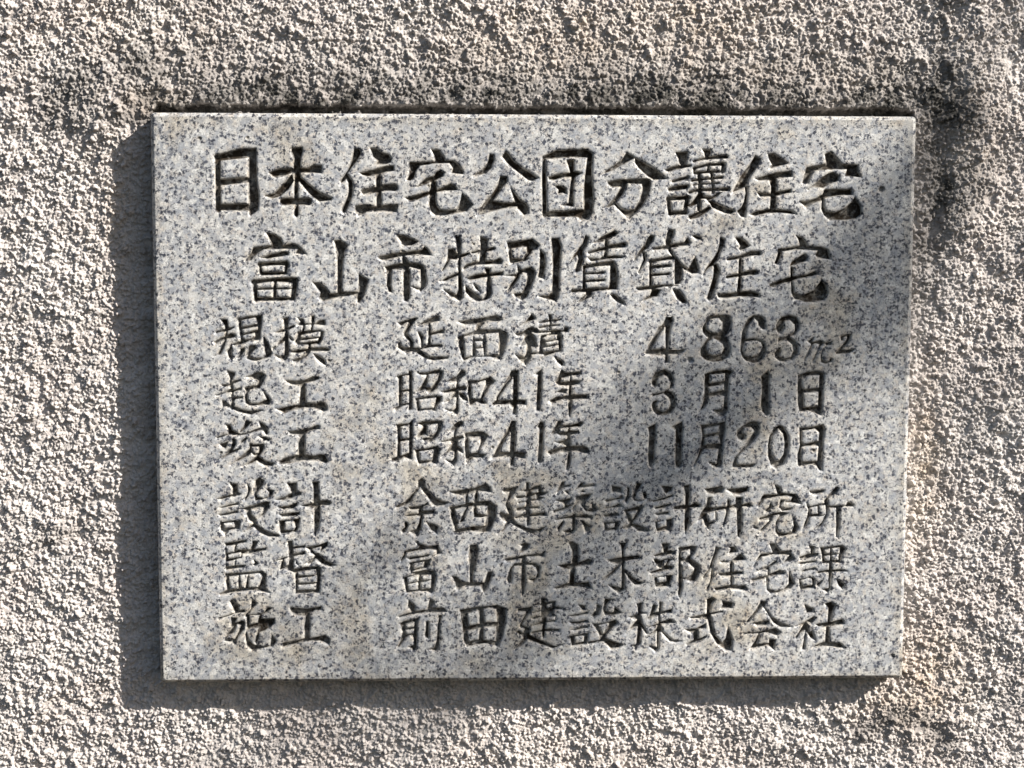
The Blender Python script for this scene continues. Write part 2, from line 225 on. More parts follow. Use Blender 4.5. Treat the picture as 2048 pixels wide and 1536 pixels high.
別|P-22.9,126.5 -11.5,127.6 -2.9,129.2 2.9,124.0 0.8,121.3 -3.5,118.8 -7.7,122.5 -9.1,122.8 -18.3,121.0 -22.1,121.4|S-21.1,124.6,3.1 -19.4,111.1,2.8|P-7.4,123.4 -1.7,123.4 -3.4,117.9 -7.8,112.7 -11.5,111.6 -10.0,114.8 -7.7,119.1|P-20.0,110.5 -18.3,114.3 -11.5,113.3 -8.4,115.1 -5.3,113.6 -8.4,111.5 -18.3,109.6|P-14.9,108.8 -11.5,105.0 -4.1,107.0 -0.7,104.4 -0.7,98.9 -3.7,90.3 -6.8,83.4 -10.8,80.4 -15.7,83.2 -17.6,85.9 -11.4,86.6 -8.4,92.7 -7.0,98.9 -7.2,101.9 -10.2,102.4 -12.6,100.1 -14.5,95.8 -18.2,91.2 -23.7,85.9 -20.8,92.7 -16.5,98.9 -17.6,99.6 -25.9,100.4 -15.8,101.4 -14.1,103.2|P3.1,120.9 7.1,117.3 7.9,108.7 5.9,98.0 1.2,98.6 2.8,108.7|P12.1,129.7 18.1,129.7 20.2,122.9 19.0,107.5 18.5,89.1 17.9,82.6 15.9,79.8 10.8,80.8 1.7,84.1 9.6,84.8 12.6,87.2 13.2,107.5 12.4,119.8
賃|P39.0,132.4 41.7,130.3 40.5,124.8 37.4,119.2 37.5,111.3 35.1,104.8 31.7,102.1 30.8,105.1 33.4,113.7 32.4,115.8 29.2,113.1 26.1,109.5 28.5,114.6 32.1,120.0 36.4,125.7|P43.9,125.3 51.2,130.6 61.7,135.8 65.1,134.0 62.6,131.4 55.0,127.6 53.7,126.8|S42.1,118.5,2.3 50.1,120.4,2.8 59.3,123.0,3.8 69.5,124.5,4.2|S55.6,127.3,3.0 55.6,119.9,3.5 54.9,115.0,3.2|P40.9,114.6 44.0,114.3 50.1,113.6 52.6,115.6 62.5,116.4 69.0,115.6 68.2,114.1 56.3,113.4 50.2,112.0 43.1,111.6|S38.5,107.0,3.1 50.2,109.1,3.5 60.7,110.1,3.8|S38.1,107.0,2.3 38.3,89.7,3.0|P58.7,111.0 63.3,109.2 65.4,98.4 64.2,89.5 56.5,89.1 58.3,94.0 58.5,105.2|S39.7,101.9,1.7 53.6,102.6,1.9|S39.8,95.9,2.1 53.7,96.8,2.1|P27.8,89.4 38.0,90.2 50.3,90.9 63.9,91.3 64.9,89.5 50.3,88.2 44.2,87.0 34.9,87.0 28.4,86.3|P39.7,87.9 44.9,87.4 43.7,83.5 36.8,79.6 31.8,78.0 34.8,81.7 39.1,85.4|P58.7,85.6 63.0,85.6 70.5,79.3 70.1,77.1 65.0,79.0 61.2,82.3
貸|P90.1,132.4 93.8,131.7 93.0,127.8 90.0,124.2 85.1,119.2 81.9,116.2 77.1,111.5 77.6,114.1 81.7,120.0 85.4,124.9 87.8,129.8|S85.4,117.8,2.6 86.1,112.6,2.3 83.7,107.7,2.1 81.3,102.9,1.1|P105.1,136.9 109.0,136.1 109.0,132.9 107.2,128.6 106.7,123.1 109.2,117.0 112.4,113.3 116.1,109.0 120.5,106.4 126.0,115.5 128.5,107.8 129.1,102.5 123.5,101.9 117.6,105.0 112.1,111.1 107.1,116.8 103.3,121.7 102.0,127.4 103.2,133.5|P92.0,122.0 101.0,123.9 109.6,125.8 117.0,127.1 119.6,130.2 122.6,126.2 118.9,123.9 108.4,122.2 101.0,120.9 92.8,120.6|P122.8,132.2 126.9,132.5 130.5,130.7 130.6,128.8 127.2,129.0|S90.6,111.3,3.1 98.6,113.1,2.8 109.1,114.6,3.1|S90.9,111.4,2.7 91.1,91.7,2.7|P109.1,115.2 112.4,113.0 116.3,106.5 115.8,100.4 114.6,94.2 110.0,92.6 109.3,101.6 109.8,112.7|S92.5,107.0,2.5 105.8,108.3,2.4|S92.6,100.9,2.5 105.2,101.8,2.2|P79.0,90.9 89.5,92.2 97.6,93.2 110.0,93.3 112.8,92.2 101.3,91.6 93.3,89.5 81.2,88.3|P91.9,90.4 99.2,89.4 96.7,84.2 90.3,82.1 81.9,78.8 85.6,81.9 90.1,85.0|P108.3,90.0 113.9,89.4 117.9,84.3 120.4,78.5 116.4,78.4 111.9,82.1 109.8,86.2
住|P145.6,131.1 149.5,129.4 149.0,123.8 145.9,118.3 144.2,112.7 140.9,108.7 136.5,105.6 131.9,100.4 133.7,105.3 139.2,112.7 142.8,118.3 144.6,123.8|P140.1,109.7 143.6,109.7 146.2,104.1 144.4,96.7 142.6,90.5 140.2,82.8 137.5,80.3 135.3,82.4 137.8,90.5 140.2,99.2 141.0,106.6|P157.4,130.7 162.2,130.9 166.6,127.3 169.6,123.9 165.1,121.1 161.6,119.9 160.3,122.0 161.6,123.9|S152.2,113.3,2.1 161.2,114.8,3.1 170.5,118.0,4.2 176.7,118.2,3.8|S162.1,114.0,3.0 162.1,100.5,3.0 161.2,86.2,3.4|S151.8,99.4,2.6 161.4,100.9,3.1 168.2,102.6,4.0 173.9,103.1,4.1|P143.9,86.2 153.6,86.7 161.0,88.0 172.2,88.2 178.0,86.3 177.6,83.2 161.7,83.8 152.4,82.5 145.0,82.8
宅|P205.6,132.7 211.3,130.9 214.6,126.5 215.9,122.2 207.6,121.4 209.0,125.2 207.9,128.9|P191.7,121.8 201.5,123.2 209.5,124.5 226.3,123.7 231.7,121.1 234.3,113.3 223.1,114.8 221.5,117.1 223.3,120.3 213.9,121.0 204.6,120.8 195.6,119.5 193.8,114.1 191.9,109.5 188.8,110.1 191.0,115.9|P212.8,118.0 215.6,115.4 215.0,112.2 205.5,108.9 200.8,107.6 202.8,111.6 208.3,115.5|P201.8,108.6 204.9,106.7 204.5,101.8 203.9,96.8 206.0,87.1 211.5,85.2 220.8,89.0 226.9,97.6 231.0,93.2 232.4,86.4 229.2,81.1 221.0,79.5 214.7,79.5 205.6,82.0 203.1,86.9 202.3,99.3|P185.3,93.6 192.0,96.5 201.9,99.8 214.3,101.3 221.7,104.4 224.6,101.8 219.3,100.1 208.2,98.0 202.0,95.3 195.8,94.3 190.8,91.9 186.0,91.2
規|P-248.0,65.6 -242.7,65.6 -241.7,61.0 -242.3,55.1 -242.9,50.1 -245.7,42.3 -247.9,37.8 -253.6,36.5 -250.9,38.3 -248.1,43.3 -246.1,48.2 -244.5,53.6 -244.9,60.0|S-251.3,55.3,1.5 -246.2,56.4,2.2 -241.3,57.5,2.2 -237.9,59.2,1.2|P-253.9,47.4 -249.2,50.1 -242.8,53.1 -239.9,54.6 -236.5,53.8 -235.9,52.1 -237.5,51.1 -242.9,49.7 -248.8,47.7 -252.2,45.7|P-234.7,65.9 -225.5,68.1 -215.8,68.9 -215.3,66.9 -217.0,49.7 -219.9,48.9 -225.8,47.9 -234.1,44.7 -236.8,44.2 -239.0,46.0 -233.1,48.2 -232.6,49.4 -233.7,57.5|H-231.4,64.4 -220.7,66.8 -219.7,62.0 -231.3,59.5|H-230.8,57.3 -219.3,59.5 -219.3,57.5 -230.1,54.6|H-230.4,52.6 -221.8,54.2 -221.6,52.1 -224.3,50.4 -228.7,49.4 -230.4,50.9|P-239.3,46.0 -238.9,33.9 -239.9,33.2 -242.1,35.4 -243.7,40.3 -241.5,42.8 -240.0,45.2|P-232.5,42.3 -229.5,43.0 -229.3,40.3 -231.8,37.4 -234.3,34.9 -237.7,33.7 -235.2,35.9 -233.2,39.3|P-225.3,44.7 -220.9,45.2 -220.0,42.8 -222.5,40.3 -224.9,37.8 -224.5,35.9 -221.0,34.9 -215.7,35.4 -213.7,37.9 -214.3,45.2 -214.7,51.6 -213.5,51.7 -210.6,46.2 -208.0,41.3 -207.8,38.8 -209.3,35.9 -213.2,34.4 -217.2,32.9 -220.6,32.2 -225.0,33.2 -227.9,34.4 -228.4,38.3 -226.8,42.3
模|P-198.9,66.4 -194.7,67.2 -194.9,55.1 -194.5,45.3 -194.5,38.4 -196.1,34.4 -198.0,32.7 -201.5,33.7 -205.6,37.4 -201.9,36.4 -199.0,37.4 -198.2,42.3 -198.3,55.1|P-206.1,55.1 -198.3,58.1 -190.9,60.8 -189.4,60.0 -192.4,58.1 -197.8,55.1 -203.2,54.6|P-197.8,52.6 -197.9,48.2 -200.8,45.8 -204.3,44.3 -207.3,40.8 -208.2,42.8 -204.3,45.3 -202.3,48.7|P-194.4,52.7 -190.0,48.7 -192.5,48.7 -194.4,50.7|P-187.4,66.9 -183.5,65.7 -181.6,62.5 -173.7,62.5 -170.8,64.7 -166.4,65.2 -165.6,62.5 -165.9,60.8 -172.8,61.0 -180.1,61.0 -188.9,60.5 -185.5,63.5|P-176.6,67.9 -174.4,67.9 -174.4,65.0 -175.2,60.1 -176.2,55.6 -177.7,56.1 -176.9,62.5|P-184.0,62.5 -181.1,62.5 -182.1,57.6 -182.6,55.1 -184.6,55.6 -183.6,59.1|P-190.0,48.7 -188.0,53.6 -187.5,55.6 -177.7,57.1 -170.3,57.4 -166.9,55.6 -168.0,50.2 -170.9,45.8 -179.8,45.3 -187.6,45.3 -190.5,47.2|H-185.1,52.7 -169.6,55.9 -170.4,51.9 -185.1,50.9|H-186.0,48.5 -171.6,50.5 -172.4,48.7 -185.6,47.0|P-193.8,40.3 -187.6,41.8 -179.8,42.3 -179.8,45.8 -177.3,45.8 -177.3,43.1 -165.6,43.3 -162.1,41.8 -163.6,40.3 -177.4,40.3 -179.8,36.9 -184.8,33.4 -189.2,30.7 -192.6,33.4 -185.7,35.4 -181.8,39.8 -187.7,38.4 -192.6,39.3|P-175.4,38.4 -171.0,36.9 -166.1,33.4 -165.7,29.2 -170.1,31.5 -173.5,34.9
延|P-109.2,63.1 -101.1,65.1 -95.2,67.0 -93.4,66.3 -96.2,63.1 -100.1,57.2 -101.3,54.2 -98.2,50.3 -96.0,47.3 -96.5,43.4 -91.3,42.9 -84.4,45.8 -74.5,45.8 -74.0,43.9 -84.4,43.1 -91.3,41.4 -88.3,38.9 -83.4,35.9 -75.5,36.2 -68.9,35.9 -69.6,34.5 -80.5,32.7 -87.4,34.5 -93.3,38.4 -98.7,39.9 -102.1,38.4 -105.1,40.4 -109.0,43.3 -109.0,46.8 -107.0,47.8 -106.1,44.3 -103.1,43.3 -99.7,43.6 -99.6,47.8 -104.3,52.7 -104.5,55.2 -100.6,61.6 -101.1,63.1 -106.5,60.1|P-93.5,60.4 -87.3,64.6 -78.4,68.5 -76.5,67.6 -76.0,64.6 -80.4,63.1 -83.4,62.1 -82.4,55.2 -73.5,57.7 -72.0,56.7 -72.5,54.7 -78.4,53.7 -82.6,52.7 -82.9,45.3 -85.4,44.3 -85.1,55.2 -84.3,60.1 -86.3,61.4|P-93.2,55.9 -91.3,55.2 -88.8,52.7 -88.8,43.4 -90.3,42.9 -90.8,48.8 -92.2,52.7
面|P-61.4,63.9 -50.8,65.6 -41.0,67.1 -31.1,69.1 -28.6,67.6 -26.2,65.1 -31.1,63.7 -40.0,63.2 -43.9,59.2 -43.4,57.2 -47.4,56.7 -47.4,61.2 -55.8,60.9|P-61.9,50.3 -61.2,52.0 -51.8,55.2 -45.9,57.7 -36.0,57.5 -28.6,57.7 -22.7,54.8 -22.2,52.3 -24.1,42.4 -27.6,33.5 -30.1,34.0 -36.0,36.0 -48.4,36.0 -56.8,32.5 -58.7,35.9 -60.7,43.4|H-56.8,51.8 -49.6,52.8 -50.3,36.9 -55.8,35.5 -56.3,42.4|H-48.9,53.0 -41.5,53.5 -41.5,50.3 -48.4,50.1|H-48.1,48.1 -41.9,48.3 -41.9,43.9 -47.4,43.6|H-47.4,42.1 -41.4,42.9 -40.9,36.9 -46.9,36.4|H-39.7,53.8 -29.4,55.0 -29.3,37.9 -39.5,37.4
積|P-3.2,70.1 -0.5,67.2 0.0,65.9 -3.9,64.2 -10.4,61.2 -14.1,59.5 -8.4,64.2|P-16.3,54.3 -10.3,55.8 -6.4,58.7 -3.4,59.5 1.0,58.5 2.5,56.3 9.5,56.5 14.4,57.3 21.8,57.3 22.8,59.8 26.3,59.0 26.0,55.8 20.3,55.3 20.9,50.4 20.7,40.4 14.5,38.5 7.6,36.0 1.1,31.8 6.6,37.0 6.1,38.0 1.6,38.0 -3.3,37.5 -3.3,35.5 -5.3,32.5 -7.5,29.0 -11.7,32.0 -16.2,37.9 -9.3,36.0 -7.8,38.4 -7.3,45.4 -12.8,44.4 -10.3,48.4 -8.8,51.8 -10.3,52.8 -14.3,52.3|H-2.9,55.3 1.5,54.8 7.5,55.3 12.4,55.3 9.5,53.8 4.5,52.8 3.5,51.3 3.1,44.4 1.6,42.4 -3.4,43.9 0.6,43.4 -2.9,50.3|H-3.1,43.2 2.8,43.2 2.6,39.9 -3.3,39.4|H5.8,50.8 9.5,52.8 16.4,53.1 16.7,50.4 7.5,48.6|H8.0,47.4 17.9,48.9 17.9,46.4 8.5,44.9|H5.8,42.9 18.2,45.2 18.2,41.7 6.6,39.9|P-2.4,54.3 -0.4,50.8 1.3,43.9 -0.4,43.9 -2.9,45.4 -4.9,50.3 -5.4,54.3|P9.9,69.6 12.6,69.1 12.9,65.7 11.9,56.8 10.4,56.8 10.9,62.7 10.4,66.2|S3.2,63.0,1.4 11.4,64.7,1.7 16.3,64.7,1.5 19.8,65.7,1.3|S3.0,59.2,1.3 11.4,60.6,1.5 18.3,61.1,1.0|P15.0,36.0 19.0,34.5 22.5,31.5 22.7,29.0 20.5,29.0 17.0,32.0
4|P103.6,67.8 108.6,68.0 109.1,65.3 107.2,57.9 106.3,50.4 105.9,42.0 118.8,42.0 117.9,40.0 114.4,37.8 105.9,37.5 106.0,31.5 103.0,31.0 102.7,37.3 96.5,36.8 85.3,38.5 87.5,40.5 89.4,45.5 95.3,54.9 97.2,59.3 100.2,61.3|H102.7,59.1 103.4,43.0 92.4,42.0 93.9,45.0 99.7,55.9
.|S122.9,33.6,4.2 123.0,33.6,4.2
8|P138.4,69.1 148.3,69.6 154.8,68.3 155.9,62.4 154.5,56.4 151.6,52.5 154.2,46.5 155.3,40.5 153.8,35.5 148.9,32.6 141.4,31.8 135.4,33.3 131.3,37.0 131.0,42.5 134.2,47.5 136.9,51.2 133.1,54.9 132.3,58.9 135.0,65.3|H138.9,65.8 145.4,66.6 148.4,62.9 147.8,57.9 144.6,55.2 139.6,55.4 136.0,58.4 136.0,62.9|H141.4,50.7 148.7,46.5 150.0,43.0 147.8,38.5 141.8,36.8 137.8,38.5 135.8,42.5 137.2,47.5
6|P173.3,69.3 179.3,68.6 182.3,66.4 182.9,61.4 183.4,57.9 180.9,57.9 177.4,60.7 176.8,63.9 173.8,66.6 171.9,63.9 169.4,60.4 168.0,55.4 167.6,50.5 175.1,50.7 180.1,49.5 183.1,45.5 183.7,39.5 181.3,34.6 177.9,31.6 173.9,30.8 167.9,32.6 164.8,36.0 163.0,40.5 163.4,48.0 164.0,55.4 165.4,60.4 168.3,65.9|H167.1,48.2 175.6,49.2 179.6,47.5 180.7,44.0 179.2,40.5 175.8,37.0 170.8,35.5 166.8,37.0 165.2,41.5 166.2,45.5
3|P195.7,67.9 201.7,69.4 207.7,67.9 210.3,62.9 209.9,58.0 206.5,53.5 203.0,52.0 206.6,49.0 209.7,44.5 209.3,38.6 204.9,33.6 198.9,31.8 193.4,33.1 190.6,36.1 190.2,39.5 193.7,43.0 195.7,40.5 194.8,36.6 198.8,34.8 203.3,36.1 205.5,41.0 204.6,46.0 200.1,49.3 193.1,47.5 193.0,50.7 198.5,52.0 203.5,54.5 206.4,57.0 206.3,61.5 202.3,65.2 198.3,64.4 197.4,61.4 198.4,59.0 195.5,54.7 193.0,55.0 191.2,58.0 190.9,61.4 192.8,64.9
m|P216.1,48.5 222.0,52.0 220.6,48.0 223.6,48.5 227.1,49.5 230.6,47.5 236.6,48.5 235.2,45.6 232.7,45.1 230.2,42.1 228.8,38.1 228.9,34.1 231.5,32.1 234.5,32.6 234.9,35.1 236.9,34.6 236.5,32.1 232.0,30.3 228.0,31.8 227.4,36.6 228.3,40.6 231.7,45.5 230.7,46.5 227.7,44.5 225.3,40.6 222.9,34.6 220.9,31.1 220.9,33.1 224.7,41.6 226.2,46.0 223.6,46.5 221.2,45.5 218.8,40.6 214.4,32.6 214.4,34.6 217.7,41.1 219.6,46.5
2|P243.1,52.5 248.0,54.0 251.5,54.0 251.1,49.5 248.7,45.6 244.8,42.1 247.8,41.6 254.8,42.6 252.9,40.1 249.9,38.8 239.9,37.8 239.3,39.6 243.7,44.6 248.1,50.0 248.1,52.8 245.6,51.5 245.6,49.0 243.6,49.0
起|P-243.5,25.2 -237.1,23.4 -237.1,21.5 -238.4,19.5 -239.4,16.5 -234.0,18.2 -232.5,17.0 -238.5,14.5 -238.5,10.1 -232.1,11.8 -232.1,10.1 -238.5,7.6 -239.1,4.1 -231.2,4.6 -231.2,3.2 -237.1,2.2 -238.6,0.2 -238.4,-3.3 -233.3,-5.5 -226.5,-6.8 -215.2,-6.3 -219.6,-8.0 -225.0,-10.5 -233.3,-8.2 -240.7,-5.3 -244.1,-3.3 -246.1,-3.8 -250.3,-8.5 -247.5,-3.3 -247.4,1.7 -244.5,0.2 -241.1,-2.8 -240.6,1.2 -240.5,7.6 -244.4,6.9 -252.1,4.9 -252.8,5.9 -244.4,8.6 -240.5,11.1 -241.9,12.1 -246.8,12.1 -247.8,13.8 -241.9,14.5 -241.8,19.0|P-229.1,19.7 -220.2,23.9 -215.8,23.4 -212.9,21.0 -214.9,16.0 -217.9,11.1 -221.3,10.1 -225.3,9.8 -227.3,6.6 -227.3,2.2 -225.4,-0.8 -219.5,-0.8 -212.6,2.2 -215.0,7.6 -214.5,8.8 -211.1,5.1 -209.2,0.7 -210.7,-2.1 -218.6,-3.0 -225.4,-3.0 -229.3,-0.8 -229.8,4.1 -229.7,11.6 -220.3,13.5 -219.3,16.5 -223.2,18.2
工|P-197.7,17.3 -187.9,17.0 -183.0,17.5 -176.1,20.5 -171.4,20.5 -170.9,18.5 -176.1,16.0 -181.8,14.5 -181.6,6.6 -181.7,-0.3 -173.3,-0.8 -170.3,0.9 -166.9,-0.3 -164.9,-3.3 -165.0,-6.3 -167.9,-7.8 -173.3,-5.8 -183.2,-4.6 -190.6,-6.3 -199.0,-9.3 -205.3,-5.3 -195.5,-3.3 -187.6,-1.8 -186.5,9.1 -186.0,12.6 -193.8,14.0
昭|P-109.8,20.7 -100.7,23.0 -100.2,24.9 -97.5,24.4 -97.6,-5.9 -100.8,-6.6 -100.5,-2.4 -105.2,-3.4 -111.2,-7.3 -111.9,-4.9 -108.7,-2.9 -108.6,16.5|H-105.2,20.5 -100.2,21.2 -100.3,10.3 -105.7,9.8|H-105.7,7.6 -100.3,8.3 -100.3,-0.4 -105.7,-1.1|P-94.0,23.7 -85.4,23.9 -76.5,25.9 -73.1,24.4 -74.1,19.0 -78.5,10.5 -81.5,8.1 -83.5,6.6 -85.0,7.6 -87.4,10.5 -90.4,8.6 -93.8,7.6 -96.3,6.1 -91.4,12.0 -87.4,19.0 -86.9,21.0 -91.8,21.7|H-84.4,21.5 -76.5,22.7 -78.0,18.0 -83.0,11.5 -86.4,12.0 -85.4,16.0|P-95.3,3.1 -87.4,4.6 -78.5,5.1 -74.6,4.1 -74.6,1.1 -78.5,-3.4 -79.5,-6.9 -87.5,-6.4 -93.4,-7.4 -94.4,-2.9|H-92.4,1.6 -78.8,3.6 -81.0,-4.4 -91.4,-5.4
和|P-58.7,25.9 -55.8,24.4 -55.5,21.5 -59.7,18.0 -61.2,15.0 -60.7,12.0 -56.8,13.0 -54.0,11.3 -55.8,9.0 -60.7,8.6 -61.0,1.1 -60.7,-7.4 -62.2,-9.9 -66.2,-8.1 -72.1,-5.4 -65.2,-6.4 -63.4,-4.4 -62.7,3.1 -64.7,3.6 -68.6,0.6 -72.6,-0.4 -67.7,2.6 -64.7,7.6 -72.6,7.3 -75.1,8.3 -69.1,10.0 -63.2,11.5 -62.4,15.5 -64.2,16.3 -71.6,15.5 -68.1,18.0 -63.2,20.5|P-61.0,7.6 -56.8,6.3 -53.8,3.1 -53.3,0.3 -57.3,1.8 -60.2,4.6|P-53.8,17.2 -45.9,17.2 -36.0,20.0 -31.8,16.5 -36.0,12.5 -38.9,7.6 -40.9,3.6 -40.9,1.1 -38.7,-0.9 -40.9,-1.7 -46.9,-0.4 -50.8,-2.9 -52.8,-2.9 -52.8,2.1 -53.8,7.1|H-50.8,14.0 -39.9,17.0 -39.7,14.5 -43.9,2.6 -50.3,2.6
4|P-19.2,24.9 -13.7,25.2 -13.7,16.5 -14.1,1.8 -7.4,1.6 -7.4,-2.2 -14.4,-2.4 -15.1,-10.4 -18.6,-9.4 -17.6,-4.9 -20.6,-2.2 -34.5,-2.7 -34.5,-0.7 -31.2,1.6 -31.2,4.1 -26.1,12.5|H-17.7,19.7 -18.3,1.8 -29.5,1.6 -26.0,8.0
1|P-1.3,22.0 5.1,26.4 5.2,16.5 4.0,-6.9 0.6,-7.4 0.8,4.1 1.7,21.5
年|P20.5,25.5 24.5,23.5 35.4,24.0 36.2,22.0 28.5,20.7 28.5,17.5 36.5,17.0 34.5,14.0 29.0,12.5 29.1,6.0 41.5,6.0 41.8,2.5 29.6,1.5 29.1,-5.9 27.7,-12.7 26.4,-10.4 25.6,1.1 21.1,1.8 13.2,-1.9 10.7,0.8 16.2,4.0 26.1,5.0 26.5,12.5 19.6,13.0 16.1,14.8 15.1,15.5 18.5,21.5|H21.0,18.5 27.5,20.2 27.3,16.7 20.6,16.0|P15.6,7.5 21.1,10.5 24.6,9.8 24.3,7.0 19.6,7.3
3|P95.1,23.5 103.1,26.0 108.6,23.0 110.6,17.5 109.2,11.5 105.8,9.3 109.8,7.0 112.3,2.0 111.9,-4.0 108.5,-9.0 103.5,-11.0 97.5,-10.5 94.0,-7.5 92.7,-3.0 93.4,0.0 96.4,1.3 97.9,0.5 96.4,-2.0 97.4,-6.0 102.5,-8.0 105.9,-6.0 107.9,-1.0 106.3,3.5 102.3,6.3 93.3,4.3 93.3,6.5 102.3,8.0 106.7,11.0 107.7,15.5 105.1,20.0 102.1,21.5 98.2,19.0 96.7,17.0 97.7,13.0 94.8,11.5 92.2,14.5 92.7,19.0
月|P134.5,22.5 143.0,25.0 153.0,26.0 158.0,24.5 154.6,19.0 153.8,4.0 154.0,-7.5 151.0,-11.5 148.0,-11.8 141.9,-6.5 149.9,-6.0 151.0,4.5 145.8,5.0 138.8,3.7 137.4,-1.0 134.9,-5.0 130.7,-8.3 133.4,-2.0 134.8,6.5|H139.5,21.5 150.8,22.5 150.6,17.0 139.1,15.0|H138.2,11.5 150.2,13.7 150.5,9.5 138.8,7.0
1|P179.8,20.5 185.0,24.7 187.1,22.0 186.8,9.0 187.1,-7.5 187.6,-9.6 185.1,-11.3 181.1,-8.0 180.0,-3.0 180.8,9.0
日|P209.4,21.5 216.6,24.2 225.6,24.7 231.1,23.0 229.9,9.0 229.7,-6.1 229.1,-10.8 226.3,-10.3 218.7,-7.3 211.4,-8.1 209.8,-1.0|H213.2,18.2 219.1,20.7 226.9,21.5 226.6,11.5 214.3,10.2 212.8,14.0|H214.4,7.0 226.4,7.7 226.1,-3.1 215.1,-4.3
竣|P-245.0,-17.8 -241.3,-17.5 -239.9,-22.2 -237.0,-23.5 -234.1,-25.2 -229.6,-24.7 -217.8,-20.0 -218.7,-15.3 -214.3,-17.8 -211.6,-21.3 -211.7,-25.5 -213.4,-26.0 -216.3,-22.3 -229.6,-26.0 -236.5,-26.5 -242.4,-26.0 -252.3,-28.9 -252.5,-27.7 -243.4,-25.0 -243.3,-21.3|P-229.0,-14.3 -224.4,-15.8 -227.6,-19.3 -232.6,-23.7 -236.5,-26.5 -235.0,-24.2 -231.5,-19.3|P-240.3,-29.2 -237.1,-29.7 -237.1,-33.7 -239.6,-38.2 -234.2,-36.2 -233.7,-37.2 -237.7,-39.7 -247.6,-44.6 -253.0,-46.6 -246.6,-42.2 -242.1,-36.7 -240.3,-32.2|P-233.1,-30.7 -228.7,-27.5 -228.0,-29.2 -231.7,-32.2 -236.2,-35.4|P-250.1,-32.9 -243.5,-31.7 -244.0,-34.7 -245.5,-36.9 -248.0,-36.2|P-219.8,-26.7 -212.9,-27.8 -210.0,-29.7 -211.0,-31.2 -214.9,-30.2|P-226.5,-32.2 -223.8,-33.5 -215.0,-33.0 -214.5,-35.7 -216.0,-39.2 -218.5,-43.2 -214.1,-46.7 -206.8,-48.7 -208.8,-51.2 -214.2,-50.9 -219.1,-48.2 -221.0,-46.7 -225.0,-49.2 -232.4,-51.2 -226.0,-46.7 -222.5,-43.2 -224.9,-40.2 -227.9,-43.2 -235.8,-47.2 -241.8,-50.1 -234.8,-44.2 -227.8,-38.2 -226.8,-35.7|H-224.4,-36.0 -219.4,-35.7 -220.0,-40.2 -221.9,-40.7 -224.4,-38.7
工|P-196.1,-22.8 -188.3,-22.6 -178.4,-20.3 -173.4,-18.3 -171.0,-18.8 -171.0,-21.3 -178.4,-23.3 -182.4,-25.8 -183.0,-41.8 -176.1,-42.8 -170.7,-41.3 -166.7,-41.8 -164.3,-47.3 -166.3,-49.0 -173.7,-46.8 -183.6,-46.7 -195.9,-49.5 -203.3,-49.5 -203.8,-47.2 -198.3,-44.2 -188.4,-41.7 -188.8,-32.3 -186.8,-28.3 -188.3,-26.3 -194.2,-25.5
昭|P-110.5,-17.9 -100.8,-16.9 -97.9,-14.4 -97.1,-17.4 -97.4,-37.4 -98.2,-45.9 -100.9,-45.4 -104.4,-44.9 -110.4,-48.4 -114.3,-47.4 -114.3,-44.9 -110.1,-43.4 -109.5,-27.4|H-107.0,-19.9 -100.1,-18.2 -100.4,-28.4 -106.6,-29.1|H-107.1,-31.9 -100.6,-31.1 -100.7,-40.4 -106.9,-42.4|P-94.7,-16.9 -89.5,-15.4 -77.6,-14.7 -73.4,-15.9 -74.6,-22.4 -78.6,-28.4 -83.6,-32.4 -85.5,-32.4 -88.5,-30.9 -90.0,-28.9 -83.5,-27.9 -87.5,-25.9 -95.9,-29.9 -93.9,-26.4 -89.5,-20.4 -90.5,-18.9|H-85.5,-18.9 -77.6,-17.4 -78.6,-22.9 -81.6,-26.4 -85.5,-27.4 -86.0,-23.4|P-96.0,-37.9 -87.5,-36.9 -77.6,-34.9 -75.6,-37.4 -77.1,-43.4 -78.6,-49.4 -85.6,-48.7 -92.5,-49.9 -94.0,-45.9|H-92.2,-39.6 -81.1,-38.4 -82.6,-46.4 -91.5,-46.9
和|P-61.2,-15.5 -57.3,-15.5 -57.3,-18.0 -61.7,-21.4 -63.2,-27.4 -57.8,-26.9 -56.3,-28.4 -61.2,-30.9 -61.7,-34.9 -57.8,-37.4 -57.3,-41.0 -59.7,-39.9 -61.7,-38.9 -62.2,-47.5 -64.7,-51.2 -67.7,-49.5 -71.2,-45.9 -66.2,-46.9 -64.7,-44.4 -64.7,-40.4 -67.7,-39.4 -74.6,-43.7 -70.7,-39.4 -66.7,-33.4 -67.7,-31.7 -75.6,-31.9 -75.1,-31.2 -68.7,-29.9 -65.2,-27.9 -64.7,-23.4 -69.7,-23.2 -67.7,-21.9 -64.7,-17.9|P-56.0,-24.9 -45.8,-23.2 -40.9,-24.0 -37.2,-27.0 -40.9,-32.5 -43.9,-37.5 -44.3,-41.2 -39.4,-42.0 -40.9,-44.5 -49.3,-45.0 -54.3,-49.0 -55.8,-45.5 -56.3,-34.9|H-52.8,-28.9 -43.6,-28.0 -43.9,-32.5 -45.8,-40.0 -51.8,-41.2 -52.8,-35.0
4|P-19.0,-15.0 -15.6,-15.0 -15.5,-27.5 -16.0,-39.8 -7.5,-40.5 -8.0,-45.0 -11.0,-45.5 -16.0,-44.5 -17.2,-50.5 -20.0,-51.0 -20.5,-44.5 -28.4,-44.5 -35.4,-45.5 -32.4,-40.5 -30.4,-35.5 -26.0,-28.0 -21.5,-20.0|H-19.8,-24.2 -20.5,-39.8 -28.4,-40.0 -27.4,-37.5 -23.0,-29.0
1|P1.1,-19.8 3.8,-15.8 6.8,-16.0 7.1,-20.0 6.4,-32.5 5.5,-48.1 3.5,-49.3 1.7,-48.3 2.4,-37.5 3.1,-21.5
